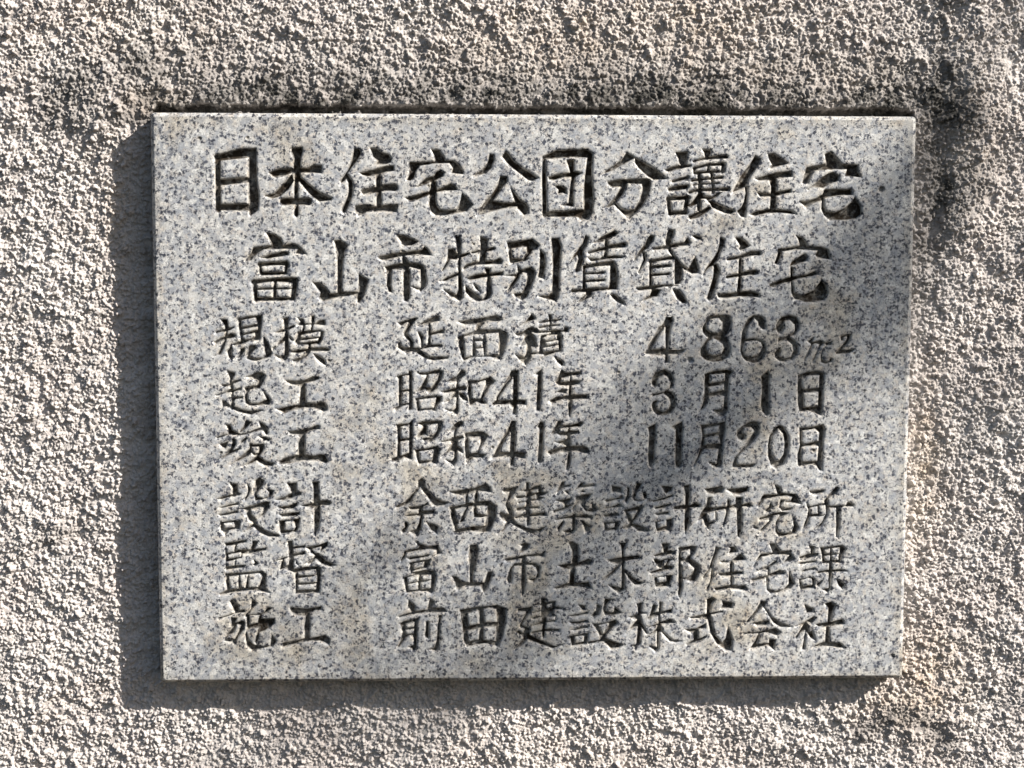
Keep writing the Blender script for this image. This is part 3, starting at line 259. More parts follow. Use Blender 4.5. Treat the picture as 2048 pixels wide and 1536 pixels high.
年|P18.2,-15.0 20.7,-15.0 21.2,-18.5 28.7,-18.0 37.7,-15.8 38.2,-17.3 35.7,-20.0 27.7,-20.8 27.7,-22.5 34.2,-23.0 34.2,-25.0 28.3,-27.0 28.3,-35.1 38.8,-35.3 42.8,-37.1 42.3,-41.1 38.8,-41.1 33.8,-39.8 28.8,-40.1 28.4,-48.6 25.9,-55.1 24.7,-54.1 25.9,-40.6 20.4,-40.1 11.9,-42.8 9.7,-40.6 10.4,-39.1 18.9,-36.6 24.8,-35.6 21.3,-34.1 15.8,-32.0 21.3,-31.0 25.3,-29.5 24.8,-27.3 19.8,-27.0 17.3,-25.3 14.8,-26.3 11.8,-25.8 14.3,-22.0|H19.8,-21.5 26.2,-20.8 25.8,-23.3 19.3,-24.5
1|P89.6,-20.6 96.3,-17.1 96.4,-27.6 95.3,-42.7 95.4,-48.7 92.9,-52.8 90.9,-51.7 90.1,-42.7 90.9,-25.1
1|P108.6,-20.4 117.5,-15.4 118.1,-20.1 117.3,-32.7 117.4,-47.8 118.0,-49.8 116.0,-53.1 113.0,-52.8 111.9,-47.8 112.2,-32.7 112.1,-22.6
月|P132.1,-18.6 143.6,-17.6 152.1,-15.6 152.2,-21.7 150.3,-32.7 149.6,-50.3 148.6,-52.9 144.6,-52.9 138.5,-48.3 145.1,-49.6 146.9,-38.3 136.9,-37.7 133.9,-40.2 131.4,-45.3 126.5,-53.3 127.0,-50.8 130.4,-42.8 132.8,-33.7 133.7,-26.7|H135.1,-21.7 147.1,-19.2 147.2,-24.2 135.7,-26.2|H135.7,-29.2 146.7,-27.4 148.3,-33.2 135.8,-34.7
2|P165.7,-19.2 172.6,-15.7 177.7,-16.2 179.7,-20.2 178.4,-26.7 174.9,-31.7 170.0,-36.8 166.0,-40.3 162.6,-43.8 161.6,-47.8 162.1,-50.1 168.2,-50.4 176.7,-49.6 175.3,-51.9 172.8,-53.2 158.4,-52.9 158.1,-50.4 160.1,-44.3 164.0,-39.8 167.9,-34.8 172.8,-27.2 175.3,-23.5 172.7,-20.7 167.7,-21.2 165.8,-24.7 168.3,-27.2 167.9,-29.7 165.4,-31.2 162.3,-29.7 160.8,-26.2 161.7,-22.7
0|P190.8,-21.2 195.3,-18.4 199.3,-20.7 203.0,-27.3 203.6,-35.3 202.3,-43.9 199.4,-50.4 193.4,-54.0 189.3,-51.4 186.7,-43.9 186.5,-35.3 187.4,-26.7|H194.6,-21.5 198.4,-25.7 199.8,-32.8 199.2,-41.9 195.8,-46.9 193.3,-47.6 190.2,-42.9 188.5,-35.3 189.9,-27.7
日|P211.4,-20.7 221.0,-20.2 230.0,-18.2 232.1,-21.8 230.8,-32.8 230.5,-42.9 230.7,-55.5 228.7,-55.5 225.6,-51.5 221.6,-50.5 211.0,-52.2 210.3,-42.9 212.2,-34.3|H214.2,-23.5 224.0,-22.0 227.6,-24.8 227.2,-31.3 215.2,-33.8 213.6,-31.8|H214.0,-36.8 222.8,-35.3 227.3,-36.1 226.5,-47.5 214.0,-48.2 213.6,-41.9
設|P-242.4,-64.5 -236.5,-65.2 -236.1,-71.7 -233.4,-72.8 -234.7,-74.3 -243.1,-76.2 -249.0,-78.0 -253.2,-77.2 -248.0,-75.2 -240.6,-73.2 -240.5,-69.2|P-250.6,-84.0 -243.7,-81.8 -235.7,-79.8 -235.5,-81.8 -243.2,-83.5 -249.1,-84.7|P-251.4,-89.8 -244.2,-88.0 -236.3,-86.3 -236.1,-88.3 -243.3,-90.3 -250.2,-91.0|P-250.5,-95.3 -234.4,-94.3 -235.0,-101.4 -238.5,-101.8 -243.5,-102.8 -246.5,-106.6 -249.9,-102.3 -250.8,-99.8|H-247.6,-97.0 -239.7,-96.1 -239.5,-99.8 -246.9,-100.6|P-228.6,-65.0 -225.7,-69.3 -227.3,-74.3 -230.3,-78.3 -231.8,-77.8 -228.7,-72.8 -228.2,-68.8|P-222.2,-62.3 -219.2,-60.3 -215.3,-62.3 -215.8,-65.8 -218.8,-69.3 -221.3,-73.3 -220.4,-75.8 -216.0,-76.6 -212.5,-75.3 -211.5,-71.8 -213.4,-69.3 -207.5,-70.6 -209.0,-74.3 -213.5,-77.3 -222.4,-79.0 -223.8,-72.3 -223.2,-66.8|P-233.8,-84.8 -223.4,-82.3 -214.5,-79.3 -211.1,-79.8 -211.1,-83.8 -215.6,-89.9 -221.6,-93.4 -222.6,-96.9 -216.2,-101.9 -208.9,-105.0 -202.9,-106.0 -204.4,-108.0 -212.8,-108.0 -218.8,-104.9 -224.1,-99.9 -229.6,-102.9 -233.1,-104.4 -227.6,-99.9 -224.1,-96.9 -227.5,-94.8 -229.9,-89.8 -230.4,-86.8|H-225.9,-85.8 -216.8,-85.1 -217.1,-88.3 -222.1,-93.1 -225.5,-89.8
計|P-197.3,-64.3 -189.6,-64.3 -189.7,-72.4 -186.3,-71.9 -186.3,-73.9 -193.7,-77.4 -201.2,-79.1 -207.1,-77.8 -198.6,-75.3 -194.2,-72.3|P-204.7,-83.9 -196.3,-82.6 -189.3,-79.9 -189.1,-82.4 -192.3,-85.4 -200.7,-86.1|P-204.0,-89.4 -198.8,-88.6 -187.4,-87.9 -187.4,-89.9 -192.4,-91.7 -201.3,-91.9|P-203.8,-94.9 -186.9,-93.0 -188.0,-100.0 -190.0,-104.0 -202.4,-105.7 -204.1,-101.0|H-199.1,-95.9 -192.9,-94.7 -191.0,-100.0 -192.5,-102.2 -199.4,-102.5|P-177.3,-63.6 -172.3,-63.6 -171.9,-69.9 -171.5,-78.9 -165.5,-78.2 -161.6,-80.5 -164.1,-82.7 -171.0,-83.2 -171.1,-93.0 -172.1,-100.0 -175.2,-107.3 -176.7,-105.1 -176.5,-90.0 -176.0,-84.9 -183.9,-83.7 -186.4,-82.4 -176.9,-80.4 -176.8,-69.9
余|P-93.5,-63.0 -90.6,-61.0 -88.6,-62.1 -87.1,-68.6 -80.7,-75.6 -74.7,-79.2 -68.7,-80.4 -71.7,-82.5 -78.7,-84.2 -81.2,-82.7 -85.6,-76.6 -91.6,-68.6 -95.6,-73.6 -99.1,-80.1 -103.5,-83.1 -111.0,-85.1 -111.5,-83.6 -104.0,-79.6 -99.0,-74.1 -93.6,-68.1|P-101.1,-84.1 -95.6,-83.6 -89.6,-82.7 -85.6,-80.2 -85.1,-82.2 -89.1,-84.2 -90.1,-87.2 -80.7,-86.7 -79.7,-89.2 -89.1,-91.2 -90.1,-95.3 -90.7,-101.3 -93.7,-107.9 -97.6,-105.8 -100.1,-103.8 -95.1,-101.8 -93.1,-97.3 -92.1,-92.2 -94.6,-91.5 -104.1,-91.7 -100.6,-89.7 -93.1,-89.2 -93.1,-86.4 -99.6,-86.2|P-104.1,-95.7 -102.1,-96.2 -100.6,-98.2 -103.1,-103.8 -105.1,-105.3 -107.6,-103.3 -104.1,-100.3|P-86.7,-96.3 -80.7,-97.8 -76.7,-100.3 -78.2,-105.9 -83.2,-103.3
酉|P-69.2,-71.6 -60.8,-70.7 -48.3,-68.7 -39.8,-65.4 -35.4,-68.2 -34.9,-72.2 -45.3,-72.2 -45.3,-79.8 -36.8,-79.3 -30.8,-83.3 -31.3,-92.9 -35.8,-104.0 -40.8,-105.0 -50.8,-104.0 -63.3,-105.9 -65.8,-104.4 -63.8,-103.4 -67.2,-92.3 -68.2,-84.2 -55.8,-81.7 -55.3,-74.7 -62.7,-74.7|H-53.3,-74.2 -48.1,-72.4 -48.8,-80.8 -53.3,-80.7|H-63.7,-86.3 -55.3,-85.0 -60.8,-96.9 -63.3,-92.3|H-53.3,-84.8 -49.5,-84.0 -48.8,-92.9 -39.3,-93.1 -40.1,-99.4 -50.8,-99.9 -61.3,-101.9 -61.8,-98.4 -56.8,-95.4|H-46.6,-84.0 -38.3,-83.8 -38.6,-90.4 -45.8,-89.3
建|P-25.9,-70.2 -19.4,-68.7 -14.4,-68.0 -15.9,-71.8 -21.4,-80.3 -18.4,-86.4 -17.3,-92.4 -14.8,-97.5 -3.8,-102.1 2.7,-102.1 8.7,-100.1 4.2,-105.1 -0.8,-107.2 -5.8,-105.1 -19.3,-97.7 -22.3,-100.0 -25.3,-103.5 -29.8,-106.0 -25.8,-102.0 -22.8,-96.5 -26.3,-94.4 -28.8,-89.9 -27.3,-87.9 -23.8,-89.9 -20.9,-89.9 -23.9,-82.8 -20.9,-72.8 -25.4,-72.2|P-7.2,-64.5 -4.5,-64.7 -4.4,-69.8 -1.0,-67.8 4.0,-66.5 5.5,-69.8 5.6,-72.3 10.1,-72.8 7.1,-74.8 4.1,-75.8 7.1,-76.9 3.1,-79.4 -3.4,-79.4 -3.9,-83.9 3.1,-83.9 3.1,-85.4 -3.9,-85.9 -3.9,-90.0 8.1,-88.5 10.1,-91.5 -3.9,-92.5 -4.3,-98.5 -6.3,-100.1 -6.9,-93.5 -10.9,-93.0 -15.8,-94.0 -15.9,-92.4 -7.9,-89.9 -7.9,-87.4 -14.9,-87.4 -14.4,-85.4 -7.4,-83.9 -7.4,-80.9 -14.4,-80.8 -7.4,-79.3 -7.9,-77.3 -14.4,-77.3 -15.4,-75.3 -7.4,-75.3 -7.4,-72.3 -10.9,-71.3 -7.4,-69.8|H-2.9,-71.8 2.5,-69.8 2.6,-72.3 -1.9,-73.3|H-3.4,-76.6 0.6,-75.1 1.1,-77.6 -2.9,-78.3
築|P21.5,-63.8 23.7,-64.1 23.5,-66.8 28.5,-66.3 28.0,-67.8 24.0,-68.8 20.0,-71.3 16.6,-73.9 18.0,-69.8|P23.5,-71.6 27.3,-71.6 27.1,-74.6|P36.5,-64.8 39.0,-64.8 39.0,-66.9 48.0,-66.1 48.0,-67.6 40.0,-68.6 36.0,-68.9 31.5,-71.4 34.0,-67.9|P35.5,-72.4 38.5,-70.4 40.0,-72.4|P16.3,-78.9 23.1,-78.4 28.6,-76.9 29.1,-78.9 25.6,-82.5 30.1,-83.0 23.1,-87.5 15.1,-89.0 14.6,-87.7 23.6,-84.5 22.6,-81.4|P32.6,-76.4 38.1,-74.4 45.1,-73.9 44.1,-76.4 40.6,-80.0 39.1,-83.0 42.1,-87.0 45.6,-85.5 45.6,-81.5 50.9,-86.6 46.7,-89.1 41.2,-88.1 38.1,-84.5 35.6,-81.5 33.1,-83.0 30.6,-87.5 29.6,-86.0 32.6,-80.5|P16.2,-94.6 23.2,-92.6 29.7,-91.3 30.6,-90.0 32.7,-90.1 33.2,-91.6 39.2,-90.6 46.2,-91.6 45.7,-93.6 32.7,-93.3 32.7,-103.2 30.2,-106.2 26.2,-106.2 22.7,-103.9 29.7,-102.7 29.7,-94.1 24.2,-93.8 17.2,-95.3|P17.7,-101.1 22.7,-95.1 23.2,-97.6 18.7,-104.7|P37.2,-95.6 42.2,-98.2 45.2,-99.7 43.8,-104.3 40.3,-105.3 39.2,-99.7
設|P61.3,-67.3 69.0,-68.9 69.9,-73.0 61.8,-72.5|P55.8,-79.0 69.9,-76.2 70.7,-77.9 57.0,-80.7|P56.2,-85.6 64.3,-83.1 67.5,-81.5 70.0,-84.4 63.5,-85.2|P54.7,-90.9 66.0,-89.3 67.2,-91.7 56.3,-92.9|P55.1,-97.0 67.6,-96.2 66.5,-103.1 56.4,-104.3|H57.9,-98.6 64.0,-97.7 63.6,-101.1 58.4,-101.9|P73.9,-68.1 75.9,-69.3 76.0,-76.7 73.6,-81.5 71.5,-79.5 73.9,-75.0|P81.5,-64.9 85.9,-65.3 84.8,-68.5 81.6,-73.4 80.4,-77.5 82.9,-79.5 87.7,-78.3 86.0,-72.6 90.1,-74.2 89.7,-77.5 83.7,-80.3 79.6,-79.5 78.0,-76.7 79.9,-69.3|P71.2,-87.2 80.5,-84.4 87.7,-83.2 84.6,-89.7 78.6,-97.9 84.7,-99.5 92.4,-103.6 91.2,-104.9 83.1,-104.4 77.8,-99.9 75.0,-102.4 68.5,-102.3 75.8,-98.3 73.3,-91.3|H74.9,-88.9 82.1,-87.7 78.1,-94.6
計|P100.9,-67.3 110.6,-68.2 109.5,-71.8 104.6,-74.3 103.0,-70.2|P93.4,-79.5 104.7,-76.7 110.7,-74.3 110.7,-76.3 103.9,-78.8 95.0,-80.8|P95.5,-85.3 101.5,-83.2 108.4,-81.6 108.0,-83.7 104.0,-85.7 96.7,-86.5|P95.9,-89.8 107.6,-88.2 107.3,-90.6 98.4,-91.8|P96.4,-96.7 104.9,-95.1 110.5,-93.9 110.6,-98.8 109.0,-104.5 104.2,-103.7 98.1,-105.3|H98.4,-97.1 105.3,-94.7 105.8,-100.0 99.3,-101.6|P119.1,-67.4 124.0,-66.6 124.5,-75.1 123.8,-83.3 129.0,-80.9 133.5,-83.3 132.3,-85.0 124.6,-85.8 124.4,-98.8 120.9,-107.0 120.0,-101.3 120.2,-87.0 112.1,-87.3 111.2,-84.1 120.5,-82.9 120.5,-75.1
研|P136.0,-69.9 148.5,-67.9 151.8,-69.5 150.2,-73.2 143.8,-74.8 138.5,-73.5|P138.5,-76.8 141.8,-76.8 140.7,-85.0 154.4,-84.2 154.4,-78.1 156.8,-80.1 156.9,-83.8 160.9,-82.6 161.2,-76.9 166.5,-76.9 166.6,-82.6 172.3,-81.0 174.8,-84.3 166.6,-85.0 166.9,-101.4 165.0,-109.6 163.0,-108.8 161.8,-85.9 156.5,-86.2 154.6,-93.2 151.5,-101.4 151.0,-99.7 153.7,-89.1 152.9,-87.1 145.6,-88.3 146.5,-95.6 140.9,-99.7 140.1,-103.0 137.6,-101.3 135.1,-94.8 130.3,-96.4 133.4,-89.0 137.4,-83.3|H138.7,-90.3 144.8,-88.7 145.3,-96.0 139.6,-97.2|P153.4,-70.3 158.3,-69.5 171.3,-68.7 170.9,-72.0 164.9,-74.8 159.2,-74.4
究|P192.4,-66.7 197.3,-68.8 197.8,-73.3 209.6,-74.1 213.8,-82.3 204.4,-81.5 200.7,-80.6 205.6,-79.4 206.8,-77.0 202.3,-75.7 195.0,-76.9 184.4,-79.0 182.8,-81.0 179.7,-85.1 179.2,-82.6 182.4,-76.1 183.6,-74.9 194.9,-74.5|P189.3,-81.0 191.0,-85.1 188.6,-86.7 189.5,-88.8 185.0,-88.8 184.6,-87.5 187.8,-85.1|P197.4,-79.0 200.3,-79.4 196.7,-84.3 200.8,-86.0 206.9,-85.2 205.7,-87.2 198.0,-88.8 204.2,-89.6 196.9,-94.5 194.6,-101.5 196.3,-105.2 201.2,-106.4 206.9,-104.8 208.4,-99.9 207.5,-92.9 212.5,-101.6 210.2,-106.5 201.2,-108.9 196.4,-108.9 193.8,-104.8 193.7,-97.4 196.9,-91.3 192.0,-92.5 188.8,-98.2 184.0,-103.5 180.0,-106.4 181.6,-103.1 188.8,-95.7 180.6,-95.7 180.6,-93.7 188.7,-90.8 191.9,-89.6 199.3,-88.8 196.3,-84.3|S176.7,-101.4,1.8 178.7,-102.1,1.1
所|P220.6,-71.7 225.4,-71.3 232.8,-70.9 232.0,-73.0 226.7,-75.0 221.4,-73.7|P217.9,-80.7 220.8,-84.4 233.0,-81.5 232.1,-79.9 236.1,-75.4 241.7,-68.5 244.6,-69.7 242.6,-73.8 236.2,-77.9 236.3,-84.0 250.2,-83.6 251.7,-80.4 257.1,-82.8 256.7,-84.5 245.7,-85.3 245.6,-100.0 244.2,-109.9 242.9,-109.0 242.5,-86.1 237.1,-85.6 235.6,-91.8 231.7,-99.2 226.9,-102.8 225.3,-103.2 230.9,-97.5 234.0,-91.8 229.9,-92.6 221.0,-93.4 219.5,-99.1 215.5,-104.0 217.0,-98.3 219.0,-93.4 220.1,-87.6|H221.3,-86.0 227.3,-84.4 227.9,-90.1 221.8,-90.9|H233.8,-83.6 234.4,-91.0 230.3,-91.4 229.0,-88.5 229.0,-84.4
監|P-246.9,-112.7 -232.1,-110.3 -229.7,-110.3 -230.1,-112.0 -237.3,-114.0 -238.2,-118.4 -227.4,-117.7 -225.7,-114.0 -224.9,-111.2 -220.1,-111.2 -222.6,-115.6 -223.4,-117.7 -213.8,-116.1 -214.2,-118.5 -226.6,-121.7 -233.0,-122.1 -233.8,-124.6 -238.3,-126.2 -238.7,-130.6 -230.7,-130.3 -231.5,-132.3 -246.8,-135.1 -246.6,-125.3|H-245.7,-115.6 -239.3,-114.8 -239.8,-119.6 -245.4,-120.8|H-244.6,-122.5 -234.6,-120.5 -234.6,-123.7 -244.2,-125.3|H-245.5,-128.2 -239.1,-126.6 -239.5,-130.6 -245.1,-131.8|P-224.3,-125.8 -220.7,-128.7 -222.3,-131.1 -225.9,-131.1 -223.5,-128.7|P-246.8,-137.5 -234.8,-136.4 -218.8,-135.2 -214.8,-137.7 -215.0,-149.5 -211.0,-153.2 -227.0,-151.1 -243.0,-153.5 -251.8,-155.5 -251.8,-153.4 -245.8,-150.6 -246.9,-143.2|H-244.0,-140.4 -236.8,-139.2 -236.6,-149.4 -243.0,-150.2|H-235.2,-138.8 -229.2,-138.4 -231.4,-149.0 -234.9,-148.2|H-228.0,-138.4 -219.6,-137.2 -217.6,-139.7 -221.3,-148.2 -228.6,-148.6
督|P-197.3,-111.3 -193.3,-110.9 -192.6,-115.8 -183.4,-114.6 -183.4,-116.6 -192.6,-117.8 -192.7,-121.4 -183.4,-119.9 -183.1,-121.9 -192.3,-124.3 -192.4,-133.7 -184.3,-132.1 -173.9,-131.7 -170.7,-132.9 -171.2,-140.3 -172.1,-153.4 -191.4,-154.1 -191.6,-137.8 -199.6,-133.6 -204.4,-135.3 -202.7,-129.6 -201.5,-126.3 -207.5,-127.9 -205.9,-126.7 -200.3,-124.3 -196.7,-123.9|H-199.9,-125.9 -196.7,-124.7 -197.1,-130.4 -200.4,-132.0|P-190.7,-126.7 -188.3,-131.2 -190.7,-129.6|P-183.0,-116.2 -172.2,-114.2 -165.4,-111.8 -165.4,-115.4 -172.2,-121.5 -166.7,-127.2 -158.7,-130.9 -163.5,-132.2 -170.7,-129.7 -175.1,-126.0 -178.7,-129.6 -183.5,-130.0 -177.1,-124.8 -175.9,-123.1|H-177.4,-118.2 -171.0,-116.6 -172.6,-120.7 -175.0,-121.1|H-189.2,-136.9 -175.2,-134.6 -175.2,-138.6 -188.4,-139.0|H-189.2,-141.8 -174.4,-139.6 -174.4,-144.4 -188.5,-145.1|H-189.3,-147.2 -174.9,-146.2 -175.3,-150.5 -189.3,-150.8
富|P-95.5,-112.0 -90.7,-114.1 -85.5,-115.7 -77.8,-114.9 -74.6,-121.5 -81.9,-123.9 -83.5,-124.7 -78.7,-121.9 -78.6,-119.0 -85.9,-118.6 -102.8,-121.4 -103.6,-125.0 -107.6,-129.1 -107.6,-126.7 -105.2,-122.6 -104.8,-119.7 -93.9,-117.3 -92.7,-116.1|P-102.4,-125.0 -91.5,-123.5 -83.5,-122.3 -85.9,-124.3 -99.6,-127.1|P-100.4,-129.1 -89.1,-127.1 -83.5,-126.3 -85.1,-132.5 -87.5,-134.9 -80.3,-135.8 -78.7,-139.9 -81.1,-152.9 -82.7,-154.2 -92.4,-152.1 -102.9,-153.7 -104.5,-146.3 -105.7,-141.0 -95.6,-138.1 -99.6,-138.1|H-97.6,-130.4 -88.7,-128.4 -89.5,-132.4 -96.8,-134.1|H-98.0,-136.9 -84.3,-134.1 -85.1,-133.3 -97.2,-135.7|H-102.0,-141.4 -93.6,-139.8 -93.2,-143.9 -101.2,-145.5|H-90.8,-140.2 -83.1,-139.4 -83.1,-142.7 -90.0,-143.5|H-101.3,-146.7 -93.6,-145.5 -93.6,-150.8 -100.9,-151.6|H-91.2,-145.5 -83.5,-143.9 -83.5,-149.7 -91.2,-150.9
山|P-52.1,-115.0 -46.4,-114.2 -44.8,-118.7 -47.2,-131.0 -48.9,-138.3 -49.3,-145.3 -40.8,-145.3 -37.6,-136.7 -33.5,-136.8 -34.3,-140.9 -38.3,-150.7 -40.8,-154.0 -44.0,-148.6 -57.7,-149.0 -61.8,-152.2 -63.4,-149.7 -64.2,-144.8 -66.6,-139.9 -62.6,-140.7 -57.7,-144.9 -52.1,-145.3 -52.9,-134.2 -53.3,-122.0
市|P-12.0,-114.8 -8.4,-113.1 -4.0,-114.8 -6.0,-118.9 -10.0,-121.3 -13.2,-122.1 -10.0,-116.4|P-24.5,-126.2 -18.9,-125.4 -7.6,-123.4 5.4,-121.8 7.8,-119.7 7.8,-124.6 -6.8,-124.6 -6.7,-129.5 0.5,-129.9 4.6,-132.8 3.8,-141.0 -1.0,-145.5 -5.1,-142.6 0.6,-142.2 2.2,-137.7 0.6,-133.2 -1.9,-131.6 -7.1,-131.5 -7.5,-146.7 -8.7,-154.9 -10.3,-156.6 -11.1,-146.7 -10.8,-132.3 -16.4,-132.3 -18.0,-135.2 -18.4,-145.8 -21.2,-146.6 -22.5,-142.5 -19.6,-133.5 -16.4,-130.3 -10.8,-129.5 -10.8,-126.6 -19.7,-128.2 -22.9,-128.6
土|P27.1,-113.3 29.6,-112.4 35.2,-114.9 35.3,-129.2 43.4,-126.4 46.3,-128.1 45.1,-131.3 32.9,-133.7 32.2,-146.1 43.5,-145.3 46.4,-151.1 41.1,-150.6 29.8,-149.3 17.6,-151.7 15.2,-150.1 24.1,-146.8 27.7,-146.0 28.5,-135.4 24.0,-134.9 18.3,-131.6 29.7,-130.0 30.0,-120.6
木|P68.2,-113.4 74.3,-113.0 71.9,-119.1 71.9,-124.9 83.3,-123.7 85.7,-126.2 82.5,-127.4 72.8,-128.6 72.0,-134.7 78.6,-141.3 83.5,-144.6 88.8,-145.9 85.2,-147.9 80.3,-147.9 76.2,-143.0 72.9,-138.0 72.6,-152.0 68.2,-154.9 64.1,-152.0 59.2,-147.8 69.7,-150.3 70.0,-131.4 64.7,-137.2 59.1,-142.1 53.9,-144.9 53.4,-143.7 60.7,-138.0 66.7,-131.4 60.6,-129.3 58.6,-127.3 69.9,-125.3 69.9,-119.9
部|P101.9,-113.9 108.4,-114.3 107.2,-120.1 112.1,-120.5 112.1,-122.6 103.6,-124.6 96.3,-125.0 95.5,-123.7 103.6,-121.3|P95.5,-126.6 101.2,-127.9 105.2,-126.6 111.7,-126.7 108.5,-129.1 106.9,-132.0 111.8,-132.8 111.0,-134.9 101.3,-137.7 94.0,-138.9 92.4,-137.7 102.1,-134.4 99.6,-134.0 97.2,-130.7|H104.4,-127.9 106.9,-127.5 105.3,-131.6 102.9,-133.2|P96.5,-141.8 104.6,-140.6 111.1,-139.8 108.8,-149.3 97.4,-150.5|H98.5,-141.8 105.8,-141.0 105.9,-145.1 99.4,-146.3|P115.7,-117.7 126.2,-116.1 130.3,-116.9 128.8,-121.8 125.6,-126.7 133.8,-132.5 133.4,-137.4 129.9,-144.8 125.8,-145.6 119.3,-143.1 119.3,-149.7 117.0,-158.8 115.8,-156.3|H118.2,-121.4 124.7,-119.3 125.1,-123.0 120.7,-127.1 118.2,-125.5|H117.9,-129.6 124.0,-130.4 128.5,-134.9 126.5,-139.1 123.3,-141.9 119.3,-141.9
住|P145.6,-116.9 149.3,-118.2 146.5,-124.3 143.7,-130.1 143.4,-135.0 143.9,-141.6 140.7,-149.8 138.8,-153.5 138.7,-151.5 141.5,-144.9 142.6,-134.2 139.8,-137.5 135.8,-143.2 135.7,-141.6 140.5,-134.2 143.6,-124.3|P155.8,-117.0 161.5,-117.0 163.6,-121.1 157.5,-123.1 155.8,-122.7 157.8,-119.0|P149.4,-128.9 157.6,-128.5 166.4,-122.4 170.2,-127.7 160.0,-129.7 159.7,-137.5 167.5,-137.2 167.9,-139.2 160.2,-140.8 159.5,-148.2 169.3,-148.7 171.8,-151.6 170.2,-152.8 157.9,-151.5 146.5,-153.6 144.8,-150.7 157.9,-148.2 157.8,-141.6 150.4,-141.6 147.9,-138.7 157.3,-137.5 157.2,-129.7 151.1,-130.1
宅|P189.1,-114.6 194.0,-114.6 198.6,-120.8 205.5,-120.4 209.8,-127.4 199.2,-131.5 205.6,-124.1 194.2,-124.1 183.6,-125.7 179.6,-129.4 176.8,-134.3 176.4,-133.5 178.7,-127.7 181.9,-123.2 191.7,-122.0|P195.1,-127.8 195.1,-129.9 189.5,-134.4 189.1,-139.3 197.7,-136.0 202.2,-138.1 201.8,-139.8 188.8,-142.2 188.0,-145.9 188.9,-151.7 193.9,-153.4 201.2,-151.7 205.2,-147.6 205.4,-136.9 207.6,-142.7 210.1,-147.6 206.9,-151.3 197.2,-155.0 190.6,-155.4 187.7,-152.5 186.8,-143.4 175.8,-145.8 174.5,-143.4 187.9,-140.5 188.3,-136.0 178.1,-138.0 182.1,-135.6 189.4,-131.9
課|P221.0,-116.0 225.6,-117.6 224.8,-122.6 228.1,-123.0 228.1,-124.6 218.4,-128.3 213.9,-127.9 213.4,-125.4 222.8,-122.6 222.7,-119.7|S214.4,-130.8,1.8 226.2,-129.4,1.6|S216.1,-137.4,1.1 225.9,-135.1,1.3|P213.4,-143.5 223.6,-141.9 226.9,-143.6 226.2,-151.0 214.8,-153.0|H215.0,-144.8 220.7,-142.6 224.0,-143.6 224.5,-148.5 216.8,-149.3|P230.1,-118.1 247.6,-116.1 251.7,-119.0 247.8,-125.5 247.1,-130.5 240.5,-130.4 240.2,-136.2 248.0,-135.4 253.0,-137.5 240.7,-138.3 240.0,-143.6 239.3,-151.9 237.4,-155.2 232.0,-151.9 237.7,-151.1 237.4,-138.7 228.4,-139.5 229.2,-137.4 237.8,-135.8 237.7,-131.3 232.4,-131.2 231.8,-124.6|H234.2,-120.5 238.3,-119.1 238.3,-123.0 234.7,-123.0|H239.9,-118.9 246.0,-118.1 246.1,-122.6 240.4,-123.0|H233.9,-125.5 238.4,-124.5 238.4,-128.4 234.8,-128.8|H240.0,-124.3 245.3,-123.7 245.4,-128.0 240.5,-128.4|P227.0,-148.5 233.4,-143.2 231.9,-146.9 229.5,-149.8|P243.7,-143.7 248.2,-145.3 251.6,-148.6 248.8,-152.4 245.8,-149.4
施|P-243.9,-159.6 -241.5,-158.0 -236.7,-162.5 -236.0,-167.4 -232.0,-166.6 -231.6,-168.3 -239.2,-170.3 -248.1,-173.1 -253.3,-174.3 -253.3,-173.1 -247.3,-171.5 -240.0,-169.1|P-225.9,-158.9 -221.9,-161.4 -226.4,-166.7 -229.6,-170.7 -219.2,-170.0 -216.0,-167.5 -213.5,-164.7 -210.3,-165.5 -214.4,-169.2 -218.4,-171.6 -218.4,-174.1 -208.0,-173.7 -208.1,-178.2 -212.9,-182.3 -217.0,-184.7 -220.2,-185.6 -221.0,-190.5 -222.7,-194.6 -224.3,-192.9 -221.7,-182.3 -227.4,-182.2 -230.6,-184.7 -229.1,-190.4 -225.1,-195.4 -217.9,-196.7 -212.3,-195.5 -210.6,-187.2 -206.6,-192.2 -209.9,-197.1 -217.9,-198.3 -226.8,-200.3 -230.7,-196.2 -231.8,-187.1 -230.2,-182.2 -230.5,-178.1 -230.5,-173.2 -232.0,-171.6 -228.0,-166.7|H-228.0,-171.2 -220.8,-171.2 -222.1,-177.3 -228.1,-178.9|P-242.9,-172.7 -238.5,-173.6 -239.3,-177.2 -234.5,-175.6 -231.7,-176.5 -232.2,-181.4 -236.2,-187.1 -240.3,-194.5 -247.5,-192.0 -243.6,-196.9 -248.3,-191.1 -247.1,-187.1 -243.4,-182.1|H-238.1,-178.9 -235.3,-179.7 -240.3,-190.4 -246.7,-190.3 -245.1,-187.9 -241.0,-185.4
工|P-195.9,-164.8 -182.3,-166.1 -171.0,-164.1 -170.2,-166.9 -175.8,-168.1 -179.9,-170.2 -180.1,-189.9 -168.0,-187.5 -164.0,-190.8 -164.8,-195.7 -172.8,-192.8 -184.1,-193.1 -193.0,-195.6 -203.5,-198.0 -201.8,-193.9 -188.9,-191.5 -184.9,-189.9 -184.8,-180.0 -183.9,-172.6 -191.1,-171.8 -195.1,-169.3
